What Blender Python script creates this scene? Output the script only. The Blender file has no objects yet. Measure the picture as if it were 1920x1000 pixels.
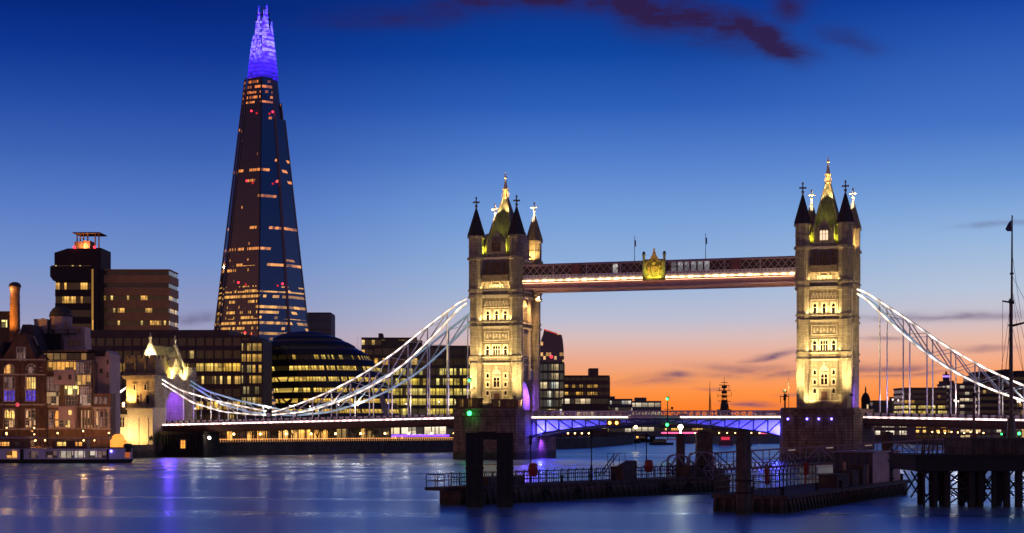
import bpy, bmesh, math, random
from mathutils import Vector, Matrix
R = math.radians
random.seed(7)
scene = bpy.context.scene
COL = scene.collection

# ------------------------------------------------------------------ camera, sky, exposure
CAMZ, F, HZ = 8.6, 3200.0, 801.0
cam_d = bpy.data.cameras.new('camera'); cam = bpy.data.objects.new('camera', cam_d); COL.objects.link(cam)
cam.location = (0, 0, CAMZ); cam.rotation_euler = (R(90), 0, 0)
cam_d.sensor_width = 36; cam_d.lens = 36 * F / 1920; cam_d.shift_y = (HZ - 500) / 1920
cam_d.clip_start = 1; cam_d.clip_end = 40000
scene.camera = cam
scene.view_settings.view_transform = 'Standard'; scene.view_settings.look = 'None'
scene.view_settings.exposure = 0; scene.view_settings.gamma = 1
scene.cycles.use_denoising = True
scene.cycles.sample_clamp_indirect = 6
scene.cycles.max_bounces = 6
scene.render.film_transparent = False

def lin(c):
    return tuple((v / 255 / 12.92) if v <= 10.3 else ((v / 255 + .055) / 1.055) ** 2.4 for v in c)

class NT:
    """small node-graph writer"""
    def __init__(s, nt): s.nt = nt; s.N = nt.nodes; s.L = nt.links
    def node(s, t, **k):
        n = s.N.new(t)
        for a, b in k.items(): setattr(n, a, b)
        return n
    def put(s, sock, v):
        if isinstance(v, bpy.types.NodeSocket): s.L.new(v, sock)
        elif v is not None:
            if sock.type == 'RGBA' and len(v) == 3: v = (*v, 1)
            sock.default_value = v
    def m(s, op, a, b=None, c=None, clamp=False):
        n = s.node('ShaderNodeMath', operation=op, use_clamp=clamp)
        s.put(n.inputs[0], a)
        if b is not None: s.put(n.inputs[1], b)
        if c is not None: s.put(n.inputs[2], c)
        return n.outputs[0]
    def mix(s, f, a, b):
        n = s.node('ShaderNodeMix', data_type='RGBA')
        s.put(n.inputs[0], f); s.put(n.inputs[6], a); s.put(n.inputs[7], b)
        return n.outputs[2]
    def vec(s, x, y, z):
        n = s.node('ShaderNodeCombineXYZ')
        s.put(n.inputs[0], x); s.put(n.inputs[1], y); s.put(n.inputs[2], z)
        return n.outputs[0]
    def sep(s, v):
        n = s.node('ShaderNodeSeparateXYZ'); s.L.new(v, n.inputs[0]); return n.outputs
    def ramp(s, f, stops, interp='LINEAR'):
        n = s.node('ShaderNodeValToRGB'); cr = n.color_ramp; cr.interpolation = interp
        while len(cr.elements) < len(stops): cr.elements.new(0.5)
        for e, (p, c) in zip(cr.elements, stops):
            e.position = p; e.color = (*c, 1) if len(c) == 3 else c
        s.put(n.inputs[0], f); return n.outputs[0]
    def noise(s, v, scale=1, detail=3, rough=.5, dist=0):
        n = s.node('ShaderNodeTexNoise'); s.put(n.inputs['Vector'], v)
        n.inputs['Scale'].default_value = scale; n.inputs['Detail'].default_value = detail
        n.inputs['Roughness'].default_value = rough; n.inputs['Distortion'].default_value = dist
        return n.outputs['Fac'], n.outputs['Color']
    def white(s, v):
        n = s.node('ShaderNodeTexWhiteNoise', noise_dimensions='3D'); s.put(n.inputs['Vector'], v)
        return n.outputs['Value'], n.outputs['Color']

world = bpy.data.worlds.new('World'); scene.world = world; world.use_nodes = True
W = NT(world.node_tree); W.N.clear()
tc = W.node('ShaderNodeTexCoord')
nrm = W.node('ShaderNodeVectorMath', operation='NORMALIZE'); W.L.new(tc.outputs['Generated'], nrm.inputs[0])
dx, dy, dz = W.sep(nrm.outputs[0])
az = W.m('ARCTAN2', dx, dy)                     # 0 = north-west behind the bridge, + to the sunset
el = W.m('ARCSINE', dz)
elf = W.m('MULTIPLY', el, 1 / R(18), clamp=True)
def stops(lst):   # (image row of the horizon view, sRGB) -> ramp over elevation
    out = []
    for y, c in sorted(lst, reverse=True):
        out.append((min(1, max(0, math.atan((HZ - y) / F) / R(18))), lin(c)))
    return out
left = W.ramp(elf, stops([(801, (196, 152, 146)), (735, (186, 158, 166)), (690, (176, 162, 180)), (640, (162, 160, 190)), (590, (146, 154, 194)), (500, (114, 144, 202)), (400, (88, 124, 198)), (300, (58, 98, 180)), (200, (32, 74, 164)), (110, (8, 52, 144)), (30, (0, 38, 124)), (-160, (0, 26, 96))]))
mid = W.ramp(elf, stops([(801, (250, 112, 30)), (765, (254, 130, 46)), (735, (255, 146, 70)), (705, (244, 158, 104)), (670, (234, 172, 148)), (635, (216, 188, 186)), (600, (188, 190, 210)), (550, (164, 184, 216)), (480, (138, 172, 218)), (400, (114, 156, 216)), (300, (80, 126, 204)), (200, (40, 94, 184)), (100, (4, 68, 160)), (20, (0, 54, 144)), (-160, (0, 34, 108))]))
right = W.ramp(elf, stops([(801, (248, 116, 36)), (755, (254, 138, 62)), (715, (252, 156, 94)), (670, (240, 174, 142)), (635, (226, 186, 172)), (600, (200, 192, 204)), (550, (180, 196, 218)), (450, (144, 180, 222)), (350, (102, 148, 212)), (250, (64, 114, 198)), (100, (34, 86, 178)), (20, (6, 64, 160)), (-160, (0, 38, 112))]))
azf1 = W.m('MULTIPLY_ADD', az, 1 / R(13), .82, clamp=True)
azf1 = W.m('MULTIPLY', W.m('MULTIPLY', azf1, azf1), W.m('MULTIPLY_ADD', azf1, -2.0, 3.0))
azf2 = W.m('MULTIPLY_ADD', az, 1 / R(13), -.35, clamp=True)
azf2 = W.m('MULTIPLY', W.m('MULTIPLY', azf2, azf2), W.m('MULTIPLY_ADD', azf2, -2.0, 3.0))
sky = W.mix(azf2, W.mix(azf1, left, mid), right)
# away from the sunset, fade to an unseen sky brightened as fill for the fronts
back = W.m('SUBTRACT', 1.0, W.m('MULTIPLY', W.m('SUBTRACT', W.m('ABSOLUTE', az), R(35)), 1 / R(50), clamp=True))
east_s = W.ramp(elf, [(0, lin((236, 156, 112))), (.4, lin((176, 112, 100))), (1, lin((78, 56, 84)))])   # warm mauve fill light put into the sky behind the camera
east_n = W.ramp(elf, [(0, lin((210, 150, 130))), (.4, lin((116, 122, 172))), (1, lin((34, 74, 160)))])
east = W.mix(W.m('MULTIPLY_ADD', dx, .9, .5, clamp=True), east_s, east_n)
sky = W.mix(back, east, sky)
sky = W.mix(W.m('MULTIPLY', W.m('SUBTRACT', el, R(16)), 1 / R(30), clamp=True), sky, W.mix(back, lin((74, 66, 100)), lin((3, 28, 100))))
# clouds: soft streaks in direction space
wv = W.vec(W.m('MULTIPLY', az, 14), W.m('MULTIPLY', el, 46), 0)
wn = W.noise(wv, 1.0, 4, .55)[1]
wx, wy, wz = W.sep(wn)
fine = W.noise(W.vec(W.m('MULTIPLY', az, 40), W.m('MULTIPLY', el, 120), 3), 1.0, 5, .6)[0]
azw = W.m('ADD', az, W.m('MULTIPLY', W.m('SUBTRACT', wx, .5), .030))
elw = W.m('ADD', el, W.m('MULTIPLY', W.m('SUBTRACT', wy, .5), .012))
def ang(px, y): return math.atan((px - 960) / F), math.atan((HZ - y) / F)
def cloud(px, y, rx, ry, tilt, amt):
    a0, e0 = ang(px, y); c, s_ = math.cos(R(tilt)), math.sin(R(tilt))
    da = W.m('SUBTRACT', azw, a0); de = W.m('SUBTRACT', elw, e0)
    u = W.m('ADD', W.m('MULTIPLY', da, c * F / rx), W.m('MULTIPLY', de, s_ * F / rx))
    v = W.m('ADD', W.m('MULTIPLY', da, -s_ * F / ry), W.m('MULTIPLY', de, c * F / ry))
    r2 = W.m('ADD', W.m('MULTIPLY', u, u), W.m('MULTIPLY', v, v))
    return W.m('MULTIPLY', W.m('EXPONENT', W.m('MULTIPLY', r2, -1.0)), amt)
def cloudset(lst):
    t = None
    for a in lst:
        c = cloud(*a); t = c if t is None else W.m('MAXIMUM', t, c)
    k = W.m('MULTIPLY_ADD', fine, 2.5, -.3)
    return W.m('MULTIPLY', t, k, clamp=True)
hi = cloudset([(1060, -4, 170, 26, -4, 1.0), (1200, 14, 80, 40, -24, 1.5), (1290, 40, 130, 34, -16, 1.15), (1400, 62, 60, 22, -30, 1.1), (1440, 82, 60, 24, -30, 1.5), (1480, 100, 50, 16, -16, .8), (780, 24, 150, 20, 4, .6), (910, 4, 70, 22, 0, .85), (1480, 28, 40, 24, 30, .7), (1590, 90, 54, 18, -14, .5), (660, 42, 50, 14, 0, .3)])
lo = cloudset([(368, 597, 34, 9, 10, .75), (1450, 668, 44, 7, 8, .95), (1262, 706, 44, 9, 3, .85), (1225, 716, 60, 9, 2, .6), (1400, 692, 90, 11, -4, .6), (1345, 703, 60, 8, 0, .5), (1402, 760, 44, 6, 0, .95), (1660, 695, 80, 7, 0, .95), (1620, 695, 60, 8, 2, .8), (1790, 600, 160, 9, 0, .6), (1700, 708, 110, 5, 2, .6), (1660, 645, 40, 4, 0, .7), (1880, 434, 70, 6, 3, .45), (1475, 705, 50, 6, 3, .7), (1500, 740, 30, 3, 2, .7), (1180, 712, 40, 7, 10, .4), (1850, 660, 60, 6, 3, .5), (1330, 732, 30, 3, 0, .5)])
sky = W.mix(W.m('MULTIPLY', hi, .93), sky, lin((44, 24, 66)))
sky = W.mix(W.m('MULTIPLY', lo, .86), sky, lin((84, 70, 112)))
nish = W.node('ShaderNodeTexSky', sky_type='NISHITA'); nish.sun_disc = False
nish.sun_elevation = R(.5); nish.sun_rotation = R(18)
bg = W.node('ShaderNodeBackground'); W.L.new(sky, bg.inputs[0]); bg.inputs[1].default_value = 1.0
bg2 = W.node('ShaderNodeBackground'); W.L.new(nish.outputs[0], bg2.inputs[0]); bg2.inputs[1].default_value = 0.0015
ad = W.node('ShaderNodeAddShader'); W.L.new(bg.outputs[0], ad.inputs[0]); W.L.new(bg2.outputs[0], ad.inputs[1])
wo = W.node('ShaderNodeOutputWorld'); W.L.new(ad.outputs[0], wo.inputs[0])

# ------------------------------------------------------------------ helpers
def at(px, d): return (px - 960) / F * d
def zy(y, d): return CAMZ + (HZ - y) * d / F

class MB:
    """collects shapes, links them as ONE mesh"""
    def __init__(s): s.v = []; s.f = []
    def poly(s, pts, faces):
        o = len(s.v); s.v += [tuple(p) for p in pts]; s.f += [tuple(i + o for i in f) for f in faces]
    def box(s, x0, x1, y0, y1, z0, z1):
        s.poly([(x0, y0, z0), (x1, y0, z0), (x1, y1, z0), (x0, y1, z0), (x0, y0, z1), (x1, y0, z1), (x1, y1, z1), (x0, y1, z1)],
               [(0, 3, 2, 1), (4, 5, 6, 7), (0, 1, 5, 4), (1, 2, 6, 5), (2, 3, 7, 6), (3, 0, 4, 7)])
    def cbox(s, x, y, z, w, d, h): s.box(x - w / 2, x + w / 2, y - d / 2, y + d / 2, z, z + h)
    def prism(s, pts, z0, z1, top=None, cap=True):
        n = len(pts); top = top or pts
        P = [(x, y, z0) for x, y in pts] + [(x, y, z1) for x, y in top]
        fs = [(i, (i + 1) % n, n + (i + 1) % n, n + i) for i in range(n)]
        if cap: fs += [tuple(range(n))[::-1], tuple(range(n, 2 * n))]
        s.poly(P, fs)
    def ngon(s, cx, cy, r, z0, z1, n=8, r2=None, rot=None, cap=True):
        rot = math.pi / n if rot is None else rot
        a = [(math.cos(rot + 2 * math.pi * i / n), math.sin(rot + 2 * math.pi * i / n)) for i in range(n)]
        r2 = r if r2 is None else r2
        s.prism([(cx + r * c, cy + r * q) for c, q in a], z0, z1, [(cx + r2 * c, cy + r2 * q) for c, q in a], cap)
    def plate(s, pts, a0, a1, axis='y'):
        """outline in (u,z) extruded along y (u = x) or along x (u = y)"""
        n = len(pts)
        if axis == 'y': P = [(u, a0, z) for u, z in pts] + [(u, a1, z) for u, z in pts]
        else: P = [(a0, u, z) for u, z in pts] + [(a1, u, z) for u, z in pts]
        s.poly(P, [(i, (i + 1) % n, n + (i + 1) % n, n + i) for i in range(n)] + [tuple(range(n))[::-1], tuple(range(n, 2 * n))])
    def bar(s, p, q, w, h=None):
        p, q = Vector(p), Vector(q); d = q - p
        if d.length < 1e-6: return
        d.normalize(); h = h or w
        up = Vector((0, 0, 1)) if abs(d.z) < .97 else Vector((0, 1, 0))
        a = d.cross(up).normalized() * (w / 2); b = a.cross(d).normalized() * (h / 2)
        s.poly([p - a - b, p + a - b, p + a + b, p - a + b, q - a - b, q + a - b, q + a + b, q - a + b],
               [(0, 3, 2, 1), (4, 5, 6, 7), (0, 1, 5, 4), (1, 2, 6, 5), (2, 3, 7, 6), (3, 0, 4, 7)])
    def tube(s, p, q, r, n=6, r2=None):
        p, q = Vector(p), Vector(q); d = (q - p).normalized(); r2 = r if r2 is None else r2
        up = Vector((0, 0, 1)) if abs(d.z) < .97 else Vector((0, 1, 0))
        a = d.cross(up).normalized(); b = a.cross(d)
        c = [(math.cos(2 * math.pi * i / n), math.sin(2 * math.pi * i / n)) for i in range(n)]
        P = [p + (a * u + b * v) * r for u, v in c] + [q + (a * u + b * v) * r2 for u, v in c]
        s.poly(P, [(i, (i + 1) % n, n + (i + 1) % n, n + i) for i in range(n)] + [tuple(range(n))[::-1], tuple(range(n, 2 * n))])
    def lathe(s, prof, cx=0, cy=0, n=12):
        P = []; m = len(prof)
        for r, z in prof:
            for i in range(n):
                a = 2 * math.pi * i / n; P.append((cx + r * math.cos(a), cy + r * math.sin(a), z))
        fs = [(j * n + i, j * n + (i + 1) % n, (j + 1) * n + (i + 1) % n, (j + 1) * n + i) for j in range(m - 1) for i in range(n)]
        fs += [tuple(range(n))[::-1], tuple(range((m - 1) * n, m * n))]
        s.poly(P, fs)
    def ball(s, x, y, z, r, n=8):
        s.lathe([(max(.02 * r, r * math.sin(math.pi * k / 6)), z - r * math.cos(math.pi * k / 6)) for k in range(7)], x, y, n)
    def path(s, pts, w, h=None):
        for a, b in zip(pts, pts[1:]): s.bar(a, b, w, h)
    def build(s, name, mat, parent=None, smooth=False):
        me = bpy.data.meshes.new(name); me.from_pydata(s.v, [], s.f); me.update()
        b = bmesh.new(); b.from_mesh(me); bmesh.ops.recalc_face_normals(b, faces=b.faces); b.to_mesh(me); b.free()
        if mat: me.materials.append(mat)
        if smooth:
            for p in me.polygons: p.use_smooth = True
        o = bpy.data.objects.new(name, me); COL.objects.link(o)
        if parent: o.parent = parent
        return o

def tag(o, label=None, cat=None, group=None, kind=None):
    if label: o['label'] = label
    if cat: o['category'] = cat
    if group: o['group'] = group
    if kind: o['kind'] = kind
    return o
def thing(name, label, cat, loc=(0, 0, 0), rz=0, group=None):
    o = bpy.data.objects.new(name, None); COL.objects.link(o); o.location = loc; o.rotation_euler = (0, 0, rz)
    return tag(o, label, cat, group)
def lamp(name, kind, loc, power, color, parent=None, target=None, angle=60, blend=.5, size=.3):
    d = bpy.data.lights.new(name, kind); d.energy = power; d.color = color
    d.shadow_soft_size = size
    o = bpy.data.objects.new(name, d); COL.objects.link(o); o.location = loc
    if kind == 'SPOT': d.spot_size = R(angle); d.spot_blend = blend
    if target is not None:
        o.rotation_euler = (Vector(target) - Vector(loc)).to_track_quat('-Z', 'Y').to_euler()
    if parent: o.parent = parent
    return o

# ------------------------------------------------------------------ materials
def new_mat(name):
    m = bpy.data.materials.new(name); m.use_nodes = True; m.node_tree.nodes.clear()
    n = NT(m.node_tree); b = n.node('ShaderNodeBsdfPrincipled'); o = n.node('ShaderNodeOutputMaterial')
    n.L.new(b.outputs[0], o.inputs[0]); return m, n, b
def objco(n): return n.node('ShaderNodeTexCoord').outputs['Object']
def plain(name, col, rough=.6, metal=0, var=.25, scale=.6, bump=0):
    m, n, b = new_mat(name); f = n.noise(objco(n), scale, 5, .6)[0]
    dark = tuple(c * (1 - var) for c in col); light = tuple(min(1, c * (1 + var)) for c in col)
    n.put(b.inputs['Base Color'], n.ramp(f, [(.3, dark), (.7, light)]))
    b.inputs['Roughness'].default_value = rough; b.inputs['Metallic'].default_value = metal
    if bump:
        bp = n.node('ShaderNodeBump'); bp.inputs['Strength'].default_value = bump
        n.L.new(n.noise(objco(n), scale * 6, 4)[0], bp.inputs['Height']); n.L.new(bp.outputs[0], b.inputs['Normal'])
    return m
def stone(name, col, mortar, bw=1.2, bh=.45, rough=.85, stain=.35, bump=.4, msize=.03, tide=0):
    m, n, b = new_mat(name); x, y, z = n.sep(objco(n)); v = n.vec(n.m('ADD', x, y), z, 0)
    t = n.node('ShaderNodeTexBrick'); n.L.new(v, t.inputs['Vector'])
    t.inputs['Scale'].default_value = 1; t.inputs['Brick Width'].default_value = bw; t.inputs['Row Height'].default_value = bh
    t.inputs['Mortar Size'].default_value = msize
    t.inputs['Color1'].default_value = (*[c * 1.12 for c in col], 1); t.inputs['Color2'].default_value = (*[c * .8 for c in col], 1)
    t.inputs['Mortar'].default_value = (*mortar, 1)
    f = n.noise(objco(n), .22, 6, .65)[0]; g = n.noise(n.vec(n.m('MULTIPLY', n.m('ADD', x, y), 1.3), n.m('MULTIPLY', z, .18), 0), 1, 4, .6)[0]
    k = n.m('MULTIPLY', n.ramp(f, [(.3, (1 - stain,) * 3), (.65, (1, 1, 1))]), n.ramp(g, [(.35, (1 - stain,) * 3), (.6, (1, 1, 1))]))
    tcol = t.outputs['Color']
    if tide:   # weed and slime up to the high-water mark
        tm = n.m('MULTIPLY', n.m('SUBTRACT', n.m('MULTIPLY_ADD', f, 1.6, tide), z), 1.4, clamp=True); tcol = n.mix(n.m('MULTIPLY', tm, .85), tcol, (.03, .035, .016))
    mm = n.node('ShaderNodeVectorMath', operation='SCALE'); n.L.new(tcol, mm.inputs[0]); n.L.new(k, mm.inputs['Scale'])
    n.L.new(mm.outputs[0], b.inputs['Base Color']); b.inputs['Roughness'].default_value = rough
    bp = n.node('ShaderNodeBump'); bp.inputs['Strength'].default_value = bump; bp.inputs['Distance'].default_value = .08
    n.L.new(n.m('ADD', n.m('MULTIPLY', t.outputs['Fac'], -1), n.noise(objco(n), 3, 5)[0]), bp.inputs['Height']); n.L.new(bp.outputs[0], b.inputs['Normal'])
    return m
def emit(name, col, strength, sample=True, beads=0):
    m, n, b = new_mat(name); b.inputs['Base Color'].default_value = (*[c * .5 for c in col], 1)
    f = n.noise(objco(n), .35, 3)[0]
    b.inputs['Emission Color'].default_value = (*col, 1)
    lv = n.m('MULTIPLY_ADD', f, .6, .7)
    if beads:   # a run of separate fittings
        x_ = n.sep(objco(n))[0]; q_ = n.m('SINE', n.m('MULTIPLY', x_, 2 * math.pi / beads))
        r_ = n.white(n.vec(n.m('FLOOR', n.m('DIVIDE', x_, beads)), 1, 1))[0]
        lv = n.m('MULTIPLY', lv, n.m('MULTIPLY', n.m('MULTIPLY_ADD', q_, .45, .75), n.m('MULTIPLY_ADD', r_, .9, .5)))
    n.put(b.inputs['Emission Strength'], n.m('MULTIPLY', strength, lv))
    if not sample: m.cycles.emission_sampling = 'NONE'
    return m
def lit_windows(name, cw, fh, prob, strength=1.2, warm=(1, .5, .07), pale=(1, .7, .24), glass=(.012, .013, .02), run=5, mull=.1, seed=0, dim=.015, rough=.15, zoff=0, zf=False):
    """glazing of an office at night: some cells of the grid lit from inside"""
    m, n, b = new_mat(name); x, y, z = n.sep(objco(n))
    u = n.m('DIVIDE', n.m('ADD', n.m('ADD', x, n.m('MULTIPLY', y, 1.0)), 500 + seed * 3.7), cw)
    rnd = n.node('ShaderNodeObjectInfo').outputs['Random']
    fl = n.m('FLOOR', n.m('MULTIPLY', rnd, 97.0))
    if zf: fl = n.m('ADD', fl, n.m('FLOOR', n.m('DIVIDE', n.m('ADD', z, zoff), fh)))
    uc = n.m('FLOOR', u)
    ur = n.m('FLOOR', n.m('DIVIDE', n.m('ADD', uc, n.m('MULTIPLY', fl, 1.7)), run))
    r1, c1 = n.white(n.vec(uc, fl, seed)); r2, c2 = n.white(n.vec(ur, fl, seed + 9)); r3, c3 = n.white(n.vec(uc, fl, seed + 21))
    on = n.m('MAXIMUM', n.m('LESS_THAN', r2, prob * .75), n.m('LESS_THAN', r1, prob * .35))
    on = n.m('MULTIPLY', on, n.m('GREATER_THAN', r3, .12))
    fr = n.m('FRACT', u); inside = n.m('MULTIPLY', n.m('GREATER_THAN', fr, mull), n.m('LESS_THAN', fr, 1 - mull * .3))
    tex = n.noise(n.vec(n.m('MULTIPLY', u, 2.3), n.m('MULTIPLY', z, 2.6), 1), 1, 3)[0]
    gz = n.sep(n.node('ShaderNodeTexCoord').outputs['Generated'])[2]
    ceil = n.ramp(gz, [(.1, (.55,) * 3), (.6, (.8,) * 3), (.72, (1.35,) * 3), (1, (1.0,) * 3)])
    blind = n.m('SUBTRACT', 1.0, n.m('MULTIPLY', n.m('MULTIPLY', n.m('GREATER_THAN', r1, .78), n.m('GREATER_THAN', gz, n.m('MULTIPLY_ADD', r3, .6, .1))), .65))
    lv = n.m('MULTIPLY', n.m('MULTIPLY_ADD', r3, .8, .3), n.m('MULTIPLY_ADD', tex, 1.3, .3))
    if not zf: lv = n.m('MULTIPLY', lv, n.m('MULTIPLY', ceil, blind))
    e = n.m('MULTIPLY', n.m('MULTIPLY', n.m('ADD', n.m('MULTIPLY', on, lv), dim), inside), strength)
    n.put(b.inputs['Emission Color'], n.mix(r2, warm, pale)); n.L.new(e, b.inputs['Emission Strength'])
    b.inputs['Base Color'].default_value = (*glass, 1); b.inputs['Roughness'].default_value = rough
    m.cycles.emission_sampling = 'NONE'; return m

M = {}
M['stone'] = stone('portland_stone', (.43, .36, .25), (.2, .17, .12), 1.1, .42, stain=.4)
M['stone_pale'] = plain('pale_dressed_stone', (.55, .47, .34), .8, 0, .2, 1.5, .2)
M['stone_dark'] = plain('dark_dressed_stone', (.2, .15, .1), .85, 0, .35, 1.2, .2)
M['granite'] = stone('pier_granite', (.34, .21, .13), (.1, .07, .05), 1.8, .75, stain=.55, bump=.7, msize=.05, tide=1.6)
M['ledge_shade'] = plain('ledge_shadow', (.03, .026, .022), .7, 0, .2)  # near-black tone for the painted shade strips on the tower ledges
M['slate'] = plain('turret_slate', (.04, .032, .03), .8, 0, .4, 2, .3)
M['roof'] = stone('roof_slate', (.16, .15, .1), (.07, .06, .04), .5, .5, .6, .4, .3)
M['gilt'] = plain('gilded_metal', (.85, .62, .3), .4, .35, .1, 2)
M['glass_dark'] = plain('dark_window_glass', (.01, .01, .012), .08, 0, .1)
M['white_steel'] = plain('white_painted_steel', (.72, .74, .76), .4, 0, .06, .8)
M['unlit_blue_steel'] = plain('pale_blue_unlit_steel', (.33, .5, .6), .4, 0, .08, .8)
M['brown_steel'] = plain('maroon_painted_steel', (.1, .045, .035), .45, 0, .2, .8)
M['walk_steel'] = plain('walkway_painted_steel', (.36, .21, .2), .45, 0, .15, .8)
M['lattice'] = plain('walkway_lattice_paint', (.5, .38, .38), .45, 0, .1)
M['road'] = plain('asphalt', (.05, .05, .05), .8, 0, .2)
M['black'] = plain('black_tarred_timber', (.014, .011, .009), .8, 0, .4, 1.2, .2)
M['rust'] = plain('rusty_piling', (.075, .05, .034), .8, 0, .5, 1.0, .3)
M['hullbrown'] = plain('pontoon_fender_timber', (.11, .07, .045), .85, 0, .45, 1.0, .4)
for k_ in ('black', 'rust', 'hullbrown'):
    n_ = NT(M[k_].node_tree); b_ = [q for q in n_.N if q.type == 'BSDF_PRINCIPLED'][0]; src = b_.inputs['Base Color'].links[0].from_socket
    geo = n_.node('ShaderNodeNewGeometry'); x_, y_, z_ = n_.sep(geo.outputs['Position'])
    grain = n_.noise(n_.vec(n_.m('MULTIPLY', n_.m('ADD', x_, y_), 3.0), n_.m('MULTIPLY', z_, .25), 0), 1, 4, .6)[0]
    wet = n_.m('MULTIPLY', n_.m('SUBTRACT', n_.m('MULTIPLY_ADD', grain, 1.6, .25), z_), 2.0, clamp=True)
    grn = n_.node('ShaderNodeVectorMath', operation='SCALE'); n_.L.new(src, grn.inputs[0]); n_.L.new(n_.m('MULTIPLY_ADD', grain, 2.4, -.2), grn.inputs['Scale'])
    n_.L.new(n_.mix(n_.m('MULTIPLY', wet, .8), grn.outputs[0], (.02, .026, .01)), b_.inputs['Base Color'])
M['rail'] = plain('dark_painted_rail', (.016, .014, .02), .45, 0, .2)
M['gang'] = plain('galvanised_gangway', (.2, .165, .21), .45, .2, .2)
M['red'] = plain('red_plastic_cover', (.28, .012, .01), .45, 0, .15)
M['led'] = emit('white_led_strip', (1, .7, .62), 5, beads=1.86)
M['led_w'] = emit('cool_white_led_strip', (1, .84, .7), 3, beads=2.9)
M['led_b'] = emit('bluish_led_strip', (.5, .75, 1), .4)
M['girder_fill'] = emit('girder_fill_strip', (1, .5, .28), 5)
M['led_y'] = emit('warm_led_strip', (1, .62, .26), 7, beads=2.2)
M['warm'] = emit('warm_lamp_glass', (1, .55, .16), 14)
M['white'] = emit('white_lamp_glass', (1, .88, .7), 22)
M['white_dim'] = emit('footway_lamp_glass', (1, .8, .66), 2.5)
M['green'] = emit('green_signal_glass', (.03, 1, .12), 9)
M['redl'] = emit('red_aviation_glass', (1, .02, .04), 5)
M['bluel'] = emit('blue_lamp_glass', (.16, .12, 1), 9)
M['orangel'] = emit('orange_signal_glass', (1, .36, .06), 9)
M['magenta'] = emit('magenta_light_trail', (1, .12, .3), 1.9)
M['orangeline'] = emit('amber_light_trail', (1, .42, .12), 2.2)
M['purple'] = emit('purple_led', (.22, .06, 1), 2.6)

def lbl_pt(o): return o
# ------------------------------------------------------------------ river and land
def water_mat():
    m, n, b = new_mat('river_water'); co = objco(n); x, y, z = n.sep(co)
    b.inputs['Base Color'].default_value = (.006, .03, .12, 1); b.inputs['IOR'].default_value = 2.8
    b.distribution = 'MULTI_GGX'
    sl = n.m('ADD', y, n.m('MULTIPLY', x, .22))
    bands = n.noise(n.vec(n.m('MULTIPLY', x, .004), n.m('MULTIPLY', sl, .05), 0), 1, 4, .62, .6)[0]
    n.put(b.inputs['Roughness'], n.ramp(bands, [(.34, (.225,) * 3), (.64, (.36,) * 3)]))
    bp = n.node('ShaderNodeBump'); bp.inputs['Strength'].default_value = .03; bp.inputs['Distance'].default_value = .35
    w1 = n.noise(n.vec(n.m('MULTIPLY', x, .012), n.m('MULTIPLY', sl, .12), 0), 1, 3, .5, .3)[0]
    n.L.new(w1, bp.inputs['Height']); n.L.new(bp.outputs[0], b.inputs['Normal'])
    g_ = n.node('ShaderNodeBsdfGlossy', distribution='MULTI_GGX'); g_.inputs['Color'].default_value = (.6, .84, 1, 1)
    n.put(g_.inputs['Roughness'], n.ramp(bands, [(.34, (.225,) * 3), (.64, (.36,) * 3)])); n.L.new(bp.outputs[0], g_.inputs['Normal'])
    mx = n.node('ShaderNodeMixShader'); mx.inputs[0].default_value = .8
    out = [q for q in n.N if q.type == 'OUTPUT_MATERIAL'][0]
    n.L.new(b.outputs[0], mx.inputs[1]); n.L.new(g_.outputs[0], mx.inputs[2]); n.L.new(mx.outputs[0], out.inputs[0])
    return m
w = MB(); w.poly([(-15000, -2000, 0), (15000, -2000, 0), (15000, 20000, 0), (-15000, 20000, 0)], [(0, 1, 2, 3)])
tag(w.build('river', water_mat()), kind='structure')
LZ = 3.4
M['earth'] = plain('dark_paving', (.08, .065, .05), .8, 0, .3, .1)
south = [(-170, 380), (-128, 434), (-106, 462), (-99, 490), (-92, 503), (-58, 545), (-18, 588), (30, 700), (60, 860), (74, 1010), (60, 1300), (-4000, 6000), (-4000, 300)]
north = [(520, 380), (300, 470), (235, 560), (215, 700), (200, 880), (215, 1200), (4000, 6000), (4000, 380)]
g = MB(); g.prism(south, -1, LZ); tag(g.build('south_bank_ground', M['earth']), kind='structure')
g = MB(); g.prism(north, -1, LZ); tag(g.build('north_bank_ground', M['earth']), kind='structure')
g = MB(); g.prism([(-1400, 1500), (1400, 1500), (9000, 9500), (-9000, 9500)], -1, LZ + .3); tag(g.build('far_city_ground', M['earth']), kind='structure')

# ------------------------------------------------------------------ bridge frame: x along the bridge to the right, -y towards the camera
CU, SU = .947, .321
TH = math.atan2(-SU, CU)
def BP(s, t, z): return (-1.75 + CU * s - SU * t, 467 - SU * s - CU * t, z)
SR = 87.7
PZ = 13.1
def octp(cx, cy, r): return None

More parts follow.
